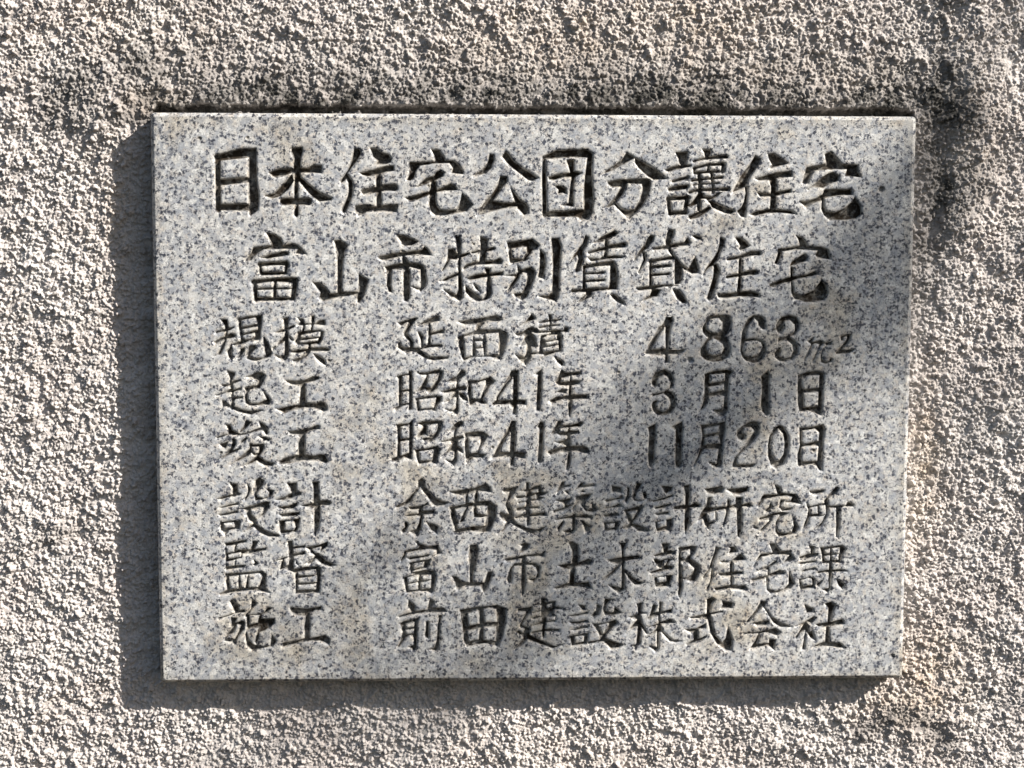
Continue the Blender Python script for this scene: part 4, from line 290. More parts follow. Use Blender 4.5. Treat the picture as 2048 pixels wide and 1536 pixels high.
前|P-100.9,-159.1 -98.1,-161.9 -95.7,-164.0 -95.7,-168.5 -86.8,-167.3 -84.0,-158.3 -79.9,-160.8 -82.0,-165.7 -73.9,-165.8 -69.4,-169.1 -77.1,-169.9 -95.7,-171.0 -108.6,-173.8 -109.4,-172.6 -98.9,-169.3 -102.1,-164.8|P-108.2,-178.7 -105.4,-176.7 -95.7,-174.7 -92.5,-173.1 -94.1,-179.6 -94.6,-199.4 -97.4,-201.0 -101.4,-197.7 -97.0,-196.1 -97.4,-190.3 -99.8,-187.8 -103.8,-191.1 -107.9,-196.9 -111.5,-199.3 -108.7,-194.4 -106.2,-186.2|H-103.4,-179.6 -96.9,-178.0 -96.9,-181.3 -102.6,-182.5|H-103.4,-184.1 -96.9,-183.3 -97.3,-186.6 -103.0,-187.4|P-87.2,-176.8 -84.8,-177.2 -84.8,-191.2 -86.9,-190.4 -88.5,-187.9 -87.6,-183.8|P-77.1,-171.9 -73.9,-171.5 -75.5,-178.1 -76.3,-194.6 -76.8,-200.3 -79.6,-201.6 -85.7,-199.9 -81.2,-198.7 -78.8,-192.9 -77.9,-179.7 -77.1,-174.0
田|P-60.2,-167.5 -47.2,-165.5 -30.2,-163.9 -22.9,-166.8 -22.9,-175.9 -25.3,-189.9 -29.4,-198.1 -38.3,-195.6 -54.5,-198.0 -56.9,-193.8 -58.5,-179.8|H-53.3,-171.2 -46.0,-167.9 -44.4,-171.7 -44.4,-179.1 -52.9,-180.7|H-41.2,-167.6 -36.7,-165.8 -31.0,-167.2 -30.2,-177.5 -39.9,-177.9|H-53.3,-185.2 -44.4,-183.6 -45.2,-191.8 -52.9,-193.5|H-40.7,-182.4 -31.0,-181.6 -31.4,-193.2 -40.7,-192.3
建|P-13.6,-169.3 -13.2,-166.9 -2.2,-165.3 -1.8,-167.8 -6.7,-174.3 -9.9,-180.1 -3.4,-183.4 -3.4,-188.4 8.8,-194.6 16.2,-197.6 24.3,-195.9 15.4,-200.0 4.8,-196.3 -5.4,-192.5 -11.5,-198.2 -17.1,-201.1 -10.7,-193.3 -9.1,-190.8 -14.7,-185.8 -13.1,-184.6 -9.1,-186.7 -7.9,-183.4 -11.9,-181.7 -11.5,-179.2 -7.1,-169.8|P5.0,-158.7 8.7,-158.3 9.1,-161.6 16.8,-160.8 16.8,-165.4 22.5,-166.2 22.5,-167.5 16.0,-168.2 15.2,-172.0 17.7,-172.8 16.9,-177.7 9.6,-178.5 8.8,-183.5 20.1,-183.5 20.2,-186.0 8.8,-185.9 8.4,-190.1 6.4,-190.9 5.9,-186.3 -2.6,-187.5 -2.6,-186.3 5.9,-184.3 6.3,-180.2 -1.8,-180.9 5.9,-177.3 5.5,-174.8 -1.8,-175.2 -3.0,-174.3 5.1,-173.1 4.7,-169.8 -1.8,-170.6 4.7,-167.8 5.4,-164.5 0.6,-164.1 5.0,-162.8|H9.9,-164.1 13.5,-163.3 14.0,-166.2 10.3,-166.6|H10.0,-174.4 16.8,-173.2 16.9,-176.1 10.0,-177.0
設|P35.1,-163.8 41.1,-164.7 41.6,-168.0 38.7,-168.8|P27.8,-172.8 36.3,-171.2 43.6,-169.2 43.2,-171.3 35.5,-173.3 29.8,-173.7|P27.8,-177.8 36.4,-177.4 42.4,-176.2 42.1,-178.3 35.6,-179.9 29.9,-179.5|P29.9,-184.4 37.2,-182.4 43.3,-181.2 42.9,-182.8 32.3,-185.2|P28.3,-189.4 43.7,-187.0 42.6,-196.1 30.0,-198.0|H32.8,-190.2 40.1,-189.3 39.7,-194.0 32.8,-195.2|P50.1,-163.5 54.1,-165.5 51.8,-172.1 47.7,-175.4 45.3,-172.9 49.3,-168.8|P56.5,-159.0 62.2,-159.8 58.2,-164.7 57.8,-168.9 61.5,-170.5 63.9,-169.7 64.3,-165.6 70.5,-170.6 63.2,-173.4 56.6,-172.6 55.0,-168.0|P46.5,-179.5 55.1,-179.2 65.6,-176.3 67.3,-179.6 62.4,-183.8 58.4,-188.7 57.6,-191.2 65.0,-194.5 72.3,-197.0 68.3,-199.5 61.8,-200.7 56.0,-194.5 43.8,-196.5 42.6,-194.4 52.7,-192.8 52.7,-189.5 50.2,-184.5|H51.8,-180.8 60.0,-179.4 58.4,-184.6 55.1,-187.8
株|P82.3,-163.2 87.2,-162.0 86.5,-169.8 91.0,-171.1 85.7,-171.9 87.0,-178.9 91.9,-187.6 90.3,-188.0 86.6,-183.1 85.5,-196.3 81.1,-200.0 77.4,-197.9 82.2,-196.3 83.3,-182.2 77.2,-184.7 73.2,-188.4 78.0,-182.2 82.9,-176.4 75.5,-174.3 83.6,-171.5|P95.4,-163.7 99.0,-164.9 96.2,-170.7 100.3,-169.9 100.6,-161.6 103.1,-162.5 102.4,-169.9 110.9,-167.5 110.9,-170.8 101.6,-172.8 101.6,-178.2 109.8,-175.7 113.9,-179.1 102.5,-180.7 103.3,-185.6 111.6,-193.1 119.0,-194.0 114.1,-195.2 109.2,-193.9 102.5,-186.4 100.9,-187.3 100.7,-200.5 97.8,-203.0 92.9,-198.0 99.0,-198.9 98.9,-186.4 91.2,-191.4 98.4,-183.9 98.8,-181.9 91.9,-182.3 100.0,-179.4 99.9,-173.6 90.2,-177.3 92.6,-173.6
式|P138.9,-159.8 143.0,-158.1 146.3,-160.2 143.1,-164.3 141.9,-170.9 152.5,-168.9 152.1,-170.6 142.8,-173.0 144.1,-180.9 146.7,-189.2 151.7,-195.4 154.9,-191.7 156.4,-182.6 160.6,-192.6 160.0,-202.1 155.1,-202.5 147.6,-196.6 142.6,-188.3 140.0,-176.7 126.1,-175.8 125.2,-174.6 139.1,-171.7|P151.2,-161.1 160.6,-162.8 159.8,-167.3 149.6,-168.1 152.0,-164.4|P121.3,-184.5 130.3,-183.7 138.4,-179.6 138.4,-183.3 132.7,-184.9 132.8,-192.4 139.3,-189.1 139.3,-190.8 135.3,-194.1 123.1,-199.0 122.7,-196.5 128.7,-193.2 127.9,-188.2
会|P183.1,-161.6 186.8,-162.0 186.1,-166.2 192.4,-174.5 201.5,-180.3 208.9,-182.9 199.1,-183.2 193.3,-179.5 186.5,-168.7 184.4,-166.2 178.4,-172.8 173.6,-178.5 164.7,-183.5 171.9,-177.7 178.4,-169.4|P176.1,-179.4 189.9,-177.0 189.6,-180.3 186.8,-181.9 180.2,-181.9|P168.8,-188.0 182.7,-186.5 195.0,-183.6 199.6,-187.4 196.7,-190.3 186.0,-187.7 182.8,-189.4 180.5,-196.8 189.9,-196.0 190.2,-192.7 195.2,-193.6 194.5,-201.9 189.1,-198.5 174.0,-201.4 178.8,-194.3 181.1,-188.5
社|P218.4,-164.7 225.8,-168.0 225.9,-170.9 220.6,-172.1|P211.4,-182.5 218.7,-178.8 226.0,-174.2 228.0,-175.9 223.6,-181.3 228.0,-192.9 228.0,-194.2 223.8,-192.1 220.5,-187.1 219.4,-196.2 219.5,-201.6 217.1,-201.6 218.5,-192.9 219.6,-185.8 215.6,-188.3 212.0,-192.8 211.5,-191.2 215.5,-185.4 217.1,-182.1|H221.1,-179.6 225.3,-180.5 226.2,-184.6 222.9,-187.1|P234.8,-163.9 240.5,-162.3 244.6,-165.6 241.5,-172.2 240.0,-178.9 249.8,-176.4 251.5,-180.6 240.9,-183.4 239.3,-183.8 239.5,-195.5 248.6,-196.4 252.8,-200.5 247.0,-200.5 233.9,-199.6 224.0,-200.4 230.5,-197.1 235.8,-195.0 236.4,-183.8 230.2,-183.0 227.7,-180.9 237.5,-179.3 237.7,-168.1
'''
def in_poly(X, Y, p):
    r = np.zeros(X.shape, bool)
    for i in range(len(p)):
        x1, y1 = p[i]; x2, y2 = p[(i + 1) % len(p)]
        if y1 == y2: continue
        r ^= ((y1 > Y) != (y2 > Y)) & (X < (x2 - x1) * (Y - y1) / (y2 - y1) + x1)
    return r

W2, H2, T = 300.0, 226.1, 20.0        # half width, half height, thickness in mm (plaque built 0.600 x 0.452 m)
BEV = 3.2
FX, FZ = W2 - BEV, H2 - BEV           # flat face half size
STEP = 0.465; BLK = 4
nbx = int(round(2 * FX / (STEP * BLK))); nbz = int(round(2 * FZ / (STEP * BLK)))
nx, nz = nbx * BLK + 1, nbz * BLK + 1
gx = np.linspace(-FX, FX, nx); gz = np.linspace(-FZ, FZ, nz)
dx, dz = gx[1] - gx[0], gz[1] - gz[0]
SD = np.full((nz, nx), -9.0, np.float32)         # signed distance (mm), + inside a cut
GID = np.full((nz, nx), -1, np.int16)

def raster_sd(ops, res, pad):
    pts = np.concatenate([a[:, :2] for k, a in ops])
    x0, z0 = pts.min(0) - pad; x1, z1 = pts.max(0) + pad
    X, Z = np.meshgrid(np.arange(x0, x1, res), np.arange(z0, z1, res))
    # ragged chisel line
    Xw = X + (vnoise(X, Z, 1.6, 5, 2) - .5) * 0.24; Zw = Z + (vnoise(X, Z, 1.6, 9, 2) - .5) * 0.24
    M = np.zeros(X.shape, bool)
    for k, a in ops:
        if k == 'S':
            m = np.zeros(X.shape, bool)
            for i in range(len(a) - 1):
                p, q = a[i], a[i + 1]; d = q[:2] - p[:2]; LL = max(float(d @ d), 1e-6)
                t = np.clip(((Xw - p[0]) * d[0] + (Zw - p[1]) * d[1]) / LL, 0, 1)
                m |= np.hypot(Xw - p[0] - t * d[0], Zw - p[1] - t * d[1]) < (p[2] + t * (q[2] - p[2])) / 2
            M |= m
        elif k == 'P': M |= in_poly(Xw, Zw, a[:, :2])
        else: M &= ~in_poly(Xw, Zw, a[:, :2])
    R = int(3.2 / res)
    din = np.full(M.shape, 99.0, np.float32); dout = np.full(M.shape, 99.0, np.float32)
    Mp = np.pad(M, R)
    h, w_ = M.shape
    for j in range(-R, R + 1):
        for i in range(-R, R + 1):
            dd = math.hypot(i, j) * res
            if dd > 3.2: continue
            sh = Mp[R + j:R + j + h, R + i:R + i + w_]
            np.minimum(dout, np.where(sh, dd, 99.0), out=dout)
            np.minimum(din, np.where(sh, 99.0, dd), out=din)
    sd = np.where(M, np.minimum(din, 3.2) - res / 2, -(np.minimum(dout, 3.2) - res / 2))
    k = np.pad(sd, 1, mode='edge')
    sd = (k[:-2, 1:-1] + k[2:, 1:-1] + k[1:-1, :-2] + k[1:-1, 2:] + 4 * sd) / 8
    return x0, z0, sd + 0.13

chars = []
for line in GLYPHS.strip().split('\n'):
    f = line.split('|'); ops = []
    for s in f[1:]:
        ops.append((s[0], np.array([[float(v) for v in p.split(',')] for p in s[1:].split()])))
    chars.append((f[0], ops))
RES = 0.2
for gi, (ch, ops) in enumerate(chars):
    x0, z0, sd = raster_sd(ops, RES, 2.6)
    h, w_ = sd.shape
    i0 = max(0, int(math.ceil((x0 + FX) / dx))); i1 = min(nx - 1, int((x0 + (w_ - 2) * RES + FX) / dx))
    j0 = max(0, int(math.ceil((z0 + FZ) / dz))); j1 = min(nz - 1, int((z0 + (h - 2) * RES + FZ) / dz))
    XX, ZZ = np.meshgrid(gx[i0:i1 + 1], gz[j0:j1 + 1])
    u = (XX - x0) / RES; v = (ZZ - z0) / RES
    iu = np.clip(u.astype(int), 0, w_ - 2); iv = np.clip(v.astype(int), 0, h - 2); fu = u - iu; fv = v - iv
    s = (sd[iv, iu] * (1 - fu) + sd[iv, iu + 1] * fu) * (1 - fv) + (sd[iv + 1, iu] * (1 - fu) + sd[iv + 1, iu + 1] * fu) * fv
    sl = np.s_[j0:j1 + 1, i0:i1 + 1]
    up = s > SD[sl]
    GID[sl] = np.where(up, gi, GID[sl]); SD[sl] = np.where(up, s, SD[sl])

XG, ZG = np.meshgrid(gx, gz)
# move grid corners that lie near a cut's rim onto the rim, so that rims run clean
gz_, gx_ = np.gradient(SD, dz, dx); gl = np.hypot(gx_, gz_) + 1e-6
near = (np.abs(SD) < 0.52 * STEP) & (gl > 0.4) & (gl < 1.7)
near[:1] = near[-1:] = False; near[:, :1] = near[:, -1:] = False
mv = np.where(near, -SD / gl, 0)
XG = XG + mv * gx_ / gl; ZG = ZG + mv * gz_ / gl
SDs = np.where(near, 0.0, SD)
# depth profile: worn shoulder, steep chiselled side, rough rounded floor
chis = vnoise(XG, ZG, 2.3, 31, 3)
dmax = 2.9 + 1.0 * vnoise(XG, ZG, 14, 77, 2) + np.where(GID < 19, 1.1, 0.0)
dmax = np.where(GID == 25, 0.9, dmax)                # the point after the 4 is shallow
inside = np.clip(SDs, 0, None)
shoulder = 0.62 * np.exp(np.clip(SDs, -9, 0) / 0.6)
wear = 0.55 + 0.9 * vnoise(XG, ZG, 9, 12, 2)
depth = shoulder * wear + np.where(SDs > 0, dmax * (1 - np.exp(-inside * 5.5 / dmax)) + (chis - .5) * 1.0 * sstep(0.2, 1.2, inside), 0)
depth = np.where(SD < -1.75, 0, depth * sstep(-1.75, -1.15, SD))
# small natural pits in the stone
PITS = [(273, 169, 2.6, 2.4), (291, -207, 2.0, 1.2), (-262, 206, 1.7, 1.0), (-225, 207, 1.3, .8), (-84, 170, 1.3, 1.0), (-49, 125, 1.2, .8),
        (-105, 119, 1.5, .9), (66, 24, 1.3, .9), (166, 133, 1.0, .7), (190, 58, 1.2, .7), (223, -39, 1.6, 1.0), (-249, -40, 1.4, .9),
        (-163, 33, 1.4, .8), (-193, -83, 1.3, .8), (-11, -168, 1.7, 1.3), (254, 39, 1.0, .6), (45, -205, 1.2, .7), (-267, -118, 1.1, .7),
        (-60, 214, 1.2, .8), (118, 196, 1.1, .6), (128, -30, 1.0, .7), (-34, -36, 1.2, .8), (260, -131, 1.0, .6)]
pitm = np.zeros(depth.shape)
for px_, pz_, r, dp in PITS:
    i = int((px_ + FX) / dx); j = int((pz_ + FZ) / dz); k = int(3 * r / STEP) + 2
    sl = np.s_[max(0, j - k):j + k, max(0, i - k):i + k]
    q = np.hypot(XG[sl] - px_, (ZG[sl] - pz_) * 1.15) / r + (vnoise(XG[sl], ZG[sl], 1.1, 3, 2) - .5) * .5
    depth[sl] = np.maximum(depth[sl], dp * (1 - sstep(0.55, 1.15, q))); pitm[sl] = np.maximum(pitm[sl], 1 - sstep(0.6, 1.8, q))

def box_blur(a, r, n=2):
    for _ in range(n):
        for ax in (0, 1):
            c = np.cumsum(np.pad(a, [(r + 1, r) if ax == k else (0, 0) for k in (0, 1)], mode='edge'), axis=ax)
            a = (np.take(c, np.arange(2 * r + 1, c.shape[ax]), ax) - np.take(c, np.arange(0, c.shape[ax] - 2 * r - 1), ax)) / (2 * r + 1)
    return a
# water marks: brown halo round the cuts and along the edges; more dark mica at random, plus one patch standing in for soft shade
insd = (SD > 0).astype(np.float32)
rust = np.clip(box_blur(insd, 4) * .9 + pitm * .7, 0, 1)
edge = np.minimum(np.minimum(XG + FX, FX - XG), np.minimum(ZG + FZ, FZ - ZG))
rust = np.maximum(rust, 0.55 * (1 - sstep(0, 9, edge)) * vnoise(XG, ZG, 22, 8, 3) * 1.6)
rust = np.maximum(rust, .8 * sstep(.60, .78, vnoise(XG, ZG, 46, 65, 3)))
mica = np.clip(1 - np.hypot((XG - 262) / 46, (ZG - 98) / 62), 0, 1) ** .7 + .5 * sstep(.6, .8, vnoise(XG, ZG, 60, 15, 3))
cutline = np.where(GID < 10, 1.0, np.where(GID < 19, .95, .88)).astype(np.float32)
paint = np.where(GID == 25, .35, cutline) * sstep(0.30, 0.85, SDs) * (0.62 + .75 * vnoise(XG, ZG, 24, 99, 3))  # real paint, strengthened to deepen the shade inside the cuts

zero_blk = (depth.max() * 0 + np.abs(depth) < 1e-4)
fine_blk = np.zeros((nbz, nbx), bool)
for bj in range(nbz):
    row = ~zero_blk[bj * BLK:bj * BLK + BLK + 1]
    cs = row.any(0)
    for bi in range(nbx):
        fine_blk[bj, bi] = cs[bi * BLK:bi * BLK + BLK + 1].any()
y_face = -T / 1000.0
V = np.stack([XG / 1000, y_face + depth / 1000, ZG / 1000], -1).reshape(-1, 3)
idx = np.arange(nx * nz).reshape(nz, nx)
cell_fine = np.kron(fine_blk, np.ones((BLK, BLK), bool))
cj, ci = np.nonzero(cell_fine)
Q = np.stack([idx[cj, ci], idx[cj, ci + 1], idx[cj + 1, ci + 1], idx[cj + 1, ci]], 1)
sdf = SDs.ravel(); qs = sdf[Q]
is_cut = (qs.min(1) >= -0.02) & (qs.max(1) > 0.02)
qg = GID.ravel()[Q[np.arange(len(Q)), qs.argmax(1)]]
ngons = []
for bj in range(nbz):
    for bi in range(nbx):
        if fine_blk[bj, bi]: continue
        j, i = bj * BLK, bi * BLK; g = []
        fb = bj > 0 and fine_blk[bj - 1, bi]; ft = bj < nbz - 1 and fine_blk[bj + 1, bi]
        fl_ = bi > 0 and fine_blk[bj, bi - 1]; fr = bi < nbx - 1 and fine_blk[bj, bi + 1]
        g += [idx[j, i + k] for k in (range(BLK) if fb else (0,))]
        g += [idx[j + k, i + BLK] for k in (range(BLK) if fr else (0,))]
        g += [idx[j + BLK, i + BLK - k] for k in (range(BLK) if ft else (0,))]
        g += [idx[j + BLK - k, i] for k in (range(BLK) if fl_ else (0,))]
        ngons.append(g)

def set_attr(o, used, **kw):
    for k, arr in kw.items():
        a = o.data.attributes.new(k, 'FLOAT', 'POINT')
        a.data.foreach_set('value', np.ascontiguousarray(arr.ravel()[used], np.float32))

plaque = bpy.data.objects.new('stone_plaque', None); COL.objects.link(plaque)
plaque.empty_display_size = 0.1
plaque['label'] = 'speckled grey granite plaque carved with rows of Japanese writing, fixed to the rough stucco wall'
plaque['category'] = 'plaque'

slabf, used = quads_mesh('granite_face', V, Q[~is_cut], GRANITE, plaque, True, ngons)
set_attr(slabf, used, rust=rust, mica=mica, paint=.35 * pitm)  # pits toned darker as well
slabf['label'] = 'flat honed granite face with worn edges round the carving'

# rim, sides: rounded arris from the face back to the sides, small rounded corners
ring = []
def outline(off):
    pts = []
    for (sx, sz, a0) in ((1, 1, 0), (-1, 1, 90), (-1, -1, 180), (1, -1, 270)):
        for k in range(6):
            a = math.radians(a0 + 90 * k / 5)
            pts.append((sx * FX + off * math.cos(a), sz * FZ + off * math.sin(a)))
    return pts
prof = [(0.0, 0.0), (BEV * .25, .25), (BEV * .66, 1.25), (BEV * .92, 2.3), (BEV, 3.5), (BEV, 12.0), (BEV, 27.0)]
# subdivide the long runs so that the arris can be slightly chipped
def densify(p, n=90):
    out = []
    for i in range(len(p)):
        a, b = p[i], p[(i + 1) % len(p)]
        m = n if math.hypot(a[0] - b[0], a[1] - b[1]) > 50 else 1
        out += [(a[0] + (b[0] - a[0]) * k / m, a[1] + (b[1] - a[1]) * k / m) for k in range(m)]
    return out
rv = []; 
base_o = densify(outline(1e-6)); dirs = densify(outline(1.0))
n_o = len(base_o)
for pi, (off, dp) in enumerate(prof):
    for (bx_, bz_), (ex, ez) in zip(base_o, dirs):
        chip = 0.0
        if 0 < pi < 4:
            c_ = float(vnoise(np.array([bx_]), np.array([bz_]), 4.0, 51, 2)[0]); chip = max(0, c_ - .62) * 3.0
        ox, oz = (ex - bx_), (ez - bz_)
        rv.append(((bx_ + ox * off) / 1000, y_face + (dp + chip * .6) / 1000, (bz_ + oz * off) / 1000))
rq = []
for pi in range(len(prof) - 1):
    for k in range(n_o):
        k2 = (k + 1) % n_o
        rq.append((pi * n_o + k, (pi + 1) * n_o + k, (pi + 1) * n_o + k2, pi * n_o + k2))
rv = np.array(rv); side, us = quads_mesh('granite_edge', rv, np.array(rq), GRANITE, plaque, True)
set_attr(side, us, rust=np.where(rv[:, 2] < -.2, .9, .35), mica=np.zeros(len(rv)), paint=np.where(rv[:, 2] < -.2, .30, 0.0))  # bottom edge browner and darker, underside shade put into the colour
side['label'] = 'rounded bright edge running round the granite slab'

for gi, (ch, ops) in enumerate(chars):
    m = is_cut & (qg == gi)
    if not m.any(): continue
    o, us = quads_mesh('carved_character' if ch not in '.' else 'carved_dot', V, Q[m], GRANITE, plaque, True)
    set_attr(o, us, rust=rust, mica=mica * 0, paint=paint)
    o['label'] = 'carved %s %s' % ('numeral' if ch in '0123456789' else ('point' if ch == '.' else ('letter' if ch == 'm' else 'character')), ch)

# ------------------------------------------------------------------ the wall: sprayed granular stucco as real relief
def segdist(X, Z, pts):
    d = np.full(X.shape, 1e9)
    for (x1, z1), (x2, z2) in zip(pts[:-1], pts[1:]):
        ex, ez = x2 - x1, z2 - z1; LL = ex * ex + ez * ez
        t = np.clip(((X - x1) * ex + (Z - z1) * ez) / LL, 0, 1)
        d = np.minimum(d, np.hypot(X - x1 - t * ex, Z - z1 - t * ez))
    return d

WS = 0.62
wx = np.arange(-462, 440, WS); wz = np.arange(-334, 347, WS)
WX, WZ = np.meshgrid(wx, wz)
def soft_mound(X, Z):
    """hand-trowelled unevenness and the fillet where the render meets the plaque (mm towards the viewer)"""
    h = 3.0 * (vnoise(X, Z, 120, 201, 2) - .5)
    top = np.clip(Z - H2, 0, None)
    h = h + 7.0 * np.exp(-(top / 34.0) ** 2) * sstep(H2 - 30, H2 + 6, Z) * sstep(-330, -230, X) * (1 - .4 * sstep(150, 300, X)) * (0.75 + .5 * vnoise(X, Z, 60, 207, 2))
    # thick ridge down the right of the plaque's top corner
    d = segdist(X, Z, [(352, 345), (346, 262), (354, 200), (345, 140)])
    h = h + 4.5 * np.exp(-(d / 20) ** 2)
    d = segdist(X, Z, [(330, 345), (322, 285), (326, 250), (321, 215), (328, 170), (318, 128)]) + (vnoise(X, Z, 14, 222, 3) - .5) * 9
    h = h - 2.0 * np.exp(-(d / 5.0) ** 2) * (1 - sstep(262, 292, Z))
    # left of the plaque's upper corner the coat swells out
    h = h + 5.0 * np.exp(-(((X + 335) / 26) ** 2 + ((Z - 228) / 34) ** 2))
    # narrow dark gap left open along the top edge of the slab
    gap = (np.abs(X) < W2 + 2) * np.exp(-(np.clip(np.abs(Z - H2 - 1.5 - 4.5 * vnoise(X, Z, 13, 91, 3)) - 1.8, 0, None) / 1.5) ** 2)
    return h - gap * 13.0
HW = soft_mound(WX, WZ).astype(np.float32)
lump = vnoise(WX, WZ, 16, 301, 3, .55); lump2 = vnoise(WX, WZ, 7.5, 311, 2)
HW += ((lump - .5) * 5.2 + (lump2 - .5) * 2.2).astype(np.float32)
# granules: rounded grains thrown on, larger and smaller, overlapping
def grains(n, rmin, rmax, lift, keep_noise, thr):
    global HW
    px_ = rng.uniform(wx[0], wx[-1], n); pz_ = rng.uniform(wz[0], wz[-1], n)
    ok = ~((np.abs(px_) < W2 - 12) & (np.abs(pz_) < H2 - 12))
    dens = vnoise(px_, pz_, 9, keep_noise, 2)
    ok &= rng.random(n) < sstep(thr - .22, thr + .12, dens) * .85 + .15
    px_, pz_ = px_[ok], pz_[ok]; r = rmin + (rmax - rmin) * rng.random(len(px_)) ** 2.0
    ii = np.clip(((px_ - wx[0]) / WS).round().astype(int), 0, len(wx) - 1); jj = np.clip(((pz_ - wz[0]) / WS).round().astype(int), 0, len(wz) - 1)
    b = HW[jj, ii] + lift * r * rng.uniform(.35, 1.0, len(r)).astype(np.float32)
    ecc = rng.uniform(.72, 1.0, len(r)); th = rng.uniform(0, math.pi, len(r)); ct, st = np.cos(th), np.sin(th)
    K = int(math.ceil(rmax / WS)) + 1
    flat = HW.ravel(); hh, ww = HW.shape
    for dj in range(-K, K + 1):
        for di in range(-K, K + 1):
            j = jj + dj; i = ii + di
            v = (j >= 0) & (j < hh) & (i >= 0) & (i < ww)
            X = wx[0] + i * WS - px_; Z = wz[0] + j * WS - pz_
            u = X * ct + Z * st; q = (-X * st + Z * ct) / ecc
            d2 = (u * u + q * q) / (r * r)
            v &= d2 < 1
            if not v.any(): continue
            hval = (b + r * (np.sqrt(np.clip(1 - d2, 0, 1)) - .35))[v]
            np.maximum.at(flat, (j * ww + i)[v], hval.astype(np.float32))
grains(14000, 1.5, 2.9, .45, 401, .50)
grains(70000, 1.0, 1.8, .60, 411, .42)
grains(190000, 0.7, 1.25, .80, 421, .35)
HW += ((vnoise(WX, WZ, 1.5, 501, 2) - .5) * 0.8).astype(np.float32)
HW -= 1.5
# corner jitter keeps the grid from reading
JX = (vnoise(WX, WZ, 2.1, 601, 1) - .5) * 0.7; JZ = (vnoise(WX, WZ, 2.1, 611, 1) - .5) * 0.7
WV = np.stack([(WX + JX) / 1000, -HW / 1000, (WZ + JZ) / 1000], -1).reshape(-1, 3)
widx = np.arange(WX.size).reshape(WX.shape)
keep = ~((np.abs(WX[:-1, :-1]) < W2 - 16) & (np.abs(WZ[:-1, :-1]) < H2 - 16))
wj, wi = np.nonzero(keep)
WQ = np.stack([widx[wj, wi], widx[wj, wi + 1], widx[wj + 1, wi + 1], widx[wj + 1, wi]], 1)

# stains, and one strip of painted shade
nA = vnoise(WX, WZ, 28, 701, 4, .6); nB = vnoise(WX, WZ, 60, 711, 3)
g = np.zeros(WX.shape)
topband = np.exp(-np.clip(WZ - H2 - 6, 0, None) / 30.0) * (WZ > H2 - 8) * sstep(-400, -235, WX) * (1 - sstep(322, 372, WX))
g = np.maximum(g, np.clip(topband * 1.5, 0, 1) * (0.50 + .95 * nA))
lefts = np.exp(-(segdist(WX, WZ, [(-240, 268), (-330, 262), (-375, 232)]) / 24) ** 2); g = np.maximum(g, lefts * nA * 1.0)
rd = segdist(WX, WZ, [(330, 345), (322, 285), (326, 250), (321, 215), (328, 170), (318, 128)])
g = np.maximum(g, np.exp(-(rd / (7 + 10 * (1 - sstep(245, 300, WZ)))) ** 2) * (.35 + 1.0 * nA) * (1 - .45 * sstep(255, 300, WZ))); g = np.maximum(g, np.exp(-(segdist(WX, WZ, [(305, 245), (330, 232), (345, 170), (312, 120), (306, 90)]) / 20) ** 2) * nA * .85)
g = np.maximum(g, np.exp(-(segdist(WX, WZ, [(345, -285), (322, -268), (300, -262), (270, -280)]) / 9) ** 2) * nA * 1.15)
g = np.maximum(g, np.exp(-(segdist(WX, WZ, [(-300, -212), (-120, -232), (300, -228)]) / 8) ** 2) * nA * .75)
g = np.maximum(g, np.exp(-(segdist(WX, WZ, [(-300, 190), (-304, -200)]) / 15) ** 2) * nA * .75)  # strip left of the slab, darkened to deepen its cast shadow
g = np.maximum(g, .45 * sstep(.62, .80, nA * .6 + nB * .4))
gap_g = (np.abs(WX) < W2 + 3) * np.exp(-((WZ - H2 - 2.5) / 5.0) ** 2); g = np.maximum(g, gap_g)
oc = np.zeros(WX.shape)
for cx, cz, r1, r2, a in ((30, 285, 120, 30, .55), (120, 300, 90, 36, .6), (318, -60, 16, 70, .9), (325, -235, 40, 45, .9), (290, -250, 40, 22, .6),
                          (-300, 236, 22, 14, .6), (-45, -240, 260, 12, .5), (350, 215, 30, 60, .45), (-330, 150, 18, 70, .35), (-330, 300, 90, 40, .25),
                          (-300, 20, 10, 200, .3), (200, 260, 120, 20, .4), (60, -300, 160, 30, .25)):
    oc = np.maximum(oc, a * np.exp(-(((WX - cx) / r1) ** 2 + ((WZ - cz) / r2) ** 2)))
oc = np.clip(oc * (.1 + 1.1 * vnoise(WX, WZ, 14, 801, 4, .6)), 0, 1)

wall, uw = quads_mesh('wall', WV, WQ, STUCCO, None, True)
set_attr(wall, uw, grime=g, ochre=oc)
wall['label'] = 'rough sprayed stucco wall, pale grey with black dirt above the plaque'
wall['category'] = 'wall'

# the same coat carried on beyond the picture, coarser
ox = np.arange(-2400, 2401, 12.0); oz = np.arange(-1300, 1501, 12.0)
OX, OZ = np.meshgrid(ox, oz)
OH = 3.0 * (vnoise(OX, OZ, 120, 201, 2) - .5) + (vnoise(OX, OZ, 16, 301, 3) - .5) * 6 - 4.5 + vnoise(OX, OZ, 25, 77, 2) * 3
OVv = np.stack([OX / 1000, -OH / 1000, OZ / 1000], -1).reshape(-1, 3)
oi = np.arange(OX.size).reshape(OX.shape)
kp = ~((OX[:-1, :-1] > -450) & (OX[:-1, 1:] < 428) & (OZ[:-1, :-1] > -324) & (OZ[1:, :-1] < 336))
oj, oi_ = np.nonzero(kp)
OQ = np.stack([oi[oj, oi_], oi[oj, oi_ + 1], oi[oj + 1, oi_ + 1], oi[oj + 1, oi_]], 1)
outer, uo = quads_mesh('wall_surround', OVv, OQ, STUCCO, wall, True)
set_attr(outer, uo, grime=np.zeros(OX.shape), ochre=np.zeros(OX.shape))

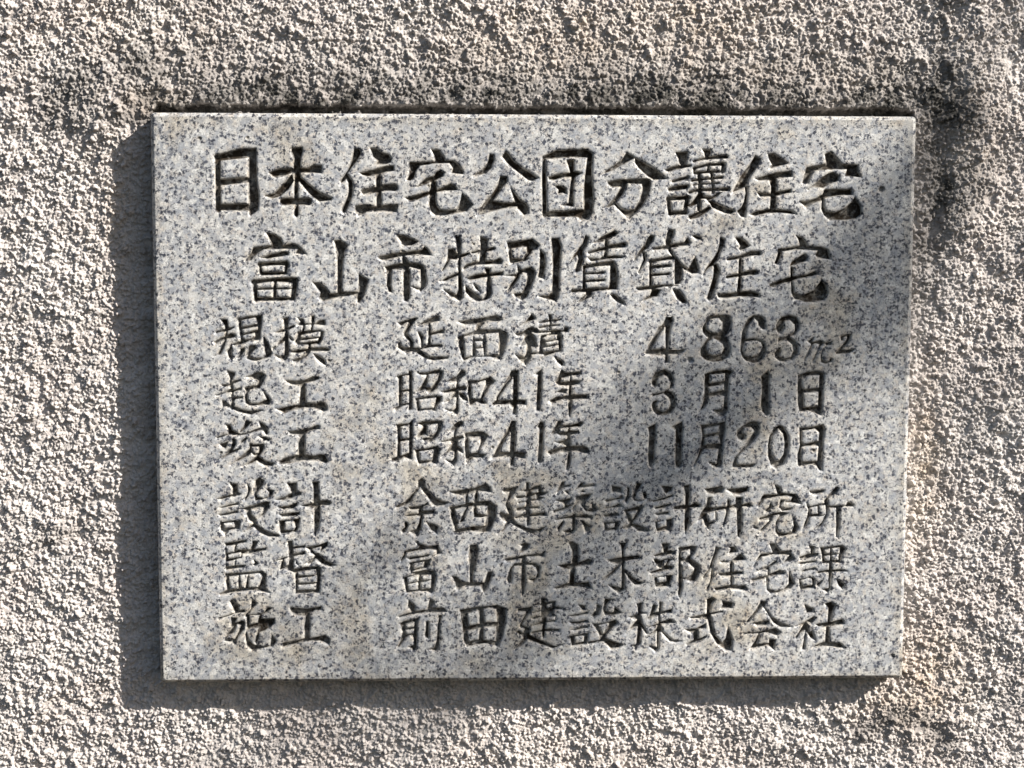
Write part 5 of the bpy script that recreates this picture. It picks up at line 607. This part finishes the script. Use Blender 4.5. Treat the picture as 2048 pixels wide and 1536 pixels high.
# ------------------------------------------------------------------ the overhanging bough whose leaves dapple the plaque (out of the picture, towards the sun)
BARK = plain_material('bark', (.13, .10, .075), .9); LEAF = plain_material('leaf_green', (.07, .11, .035), .6)
rnd = random.Random(8)
bough = bpy.data.objects.new('leafy_bough', None); COL.objects.link(bough)
bough['label'] = 'leafy tree bough out of view, its soft shade dappling the granite'; bough['category'] = 'tree'
shade = [  # where its shade falls on the plaque (mm), spread (mm), leaves, distance (m)
    (282, 122, 22, 5, 5.2), (272, 84, 24, 6, 5.2), (262, 50, 24, 4, 5.4), (288, 160, 16, 2, 5.0), (350, 84, 28, 4, 5.4), (374, 24, 28, 3, 5.4),
    (128, 56, 26, 4, 5.6), (122, 14, 26, 4, 5.6), (168, -26, 30, 3, 5.6), (214, 10, 24, 2, 5.4),
    (78, -80, 24, 5, 5.2), (38, -88, 24, 6, 5.2), (8, -120, 26, 5, 5.2), (-14, -160, 28, 6, 5.2), (30, -176, 26, 4, 5.2), (-52, -190, 24, 4, 5.2),
    (-133, -128, 24, 4, 5.6), (-150, -180, 24, 4, 5.6), (300, 178, 20, 2, 5.1), (362, 170, 26, 3, 5.1)]
lv, lq = [], []
tw = []
side_v = L.cross(Vector((0, 0, 1))).normalized(); up_v = side_v.cross(L).normalized()
for (sx, sz, sp, n, dist) in shade:
    c = Vector((sx / 1000, -.02, sz / 1000)) + L * dist
    tw.append(c)
    for k in range(n):
        p = c + side_v * rnd.gauss(0, sp / 1000 * .8) + up_v * rnd.gauss(0, sp / 1000 * .8) + L * rnd.uniform(-.12, .12)
        ln = rnd.uniform(.030, .046); wd = ln * rnd.uniform(.36, .5)
        ax = (side_v * rnd.uniform(-1, 1) + up_v * rnd.uniform(-1, .4) + L * rnd.uniform(-.4, .4)).normalized()
        bx2 = ax.cross(L + Vector((rnd.uniform(-.5, .5), rnd.uniform(-.5, .5), rnd.uniform(-.5, .5)))).normalized()
        nn = ax.cross(bx2)
        b0 = len(lv)
        for (u, v, e) in ((0, 0, 0), (.25, .8, .1), (.6, 1, .15), (1, 0, -.1), (.6, -1, .15), (.25, -.8, .1), (.3, 0, -.02), (.6, 0, -.02)):
            lv.append(p + ax * (u * ln) + bx2 * (v * wd * .5) + nn * (e * wd))
        lq += [(b0, b0 + 6, b0 + 1, b0 + 1), (b0 + 1, b0 + 6, b0 + 7, b0 + 2), (b0 + 2, b0 + 7, b0 + 3, b0 + 3),
               (b0, b0 + 5, b0 + 6, b0 + 6), (b0 + 5, b0 + 4, b0 + 7, b0 + 6), (b0 + 4, b0 + 3, b0 + 7, b0 + 7)]
me = bpy.data.meshes.new('leaves')
me.from_pydata([tuple(v) for v in lv], [], [tuple(dict.fromkeys(f)) for f in lq]); me.materials.append(LEAF)
lo = bpy.data.objects.new('leaves', me); COL.objects.link(lo); lo.parent = bough; lo['kind'] = 'stuff'
def limb(name, pts, r0, r1, parent):
    vs, fs = [], []
    for i, p in enumerate(pts):
        d = (pts[min(i + 1, len(pts) - 1)] - pts[max(i - 1, 0)]).normalized()
        a = d.orthogonal().normalized(); b = d.cross(a); r = r0 + (r1 - r0) * i / (len(pts) - 1)
        for k in range(6):
            th = k * math.pi / 3; vs.append(tuple(p + (a * math.cos(th) + b * math.sin(th)) * r))
    for i in range(len(pts) - 1):
        for k in range(6):
            fs.append((i * 6 + k, i * 6 + (k + 1) % 6, (i + 1) * 6 + (k + 1) % 6, (i + 1) * 6 + k))
    m = bpy.data.meshes.new(name); m.from_pydata(vs, [], fs); m.materials.append(BARK)
    for p_ in m.polygons: p_.use_smooth = True
    o = bpy.data.objects.new(name, m); COL.objects.link(o); o.parent = parent; return o
root = L * 5.6 + side_v * -.9 + up_v * .75
stem = [root + (tw[8] + L * .15 - root) * t + up_v * (.10 * math.sin(t * 3)) for t in [i / 9 for i in range(10)]]
limb('branch', stem, .022, .006, bough)
for c in tw:
    a = min(stem, key=lambda s_: (s_ - c).length)
    limb('twig', [a, a.lerp(c, .5) + up_v * .015, c], .0035, .0015, bough)
open('/tmp/tris.txt','w').write(repr(('slab', (~is_cut).sum() * 2 + len(ngons) * 10, 'cuts', is_cut.sum() * 2, 'wall', len(WQ) * 2)))
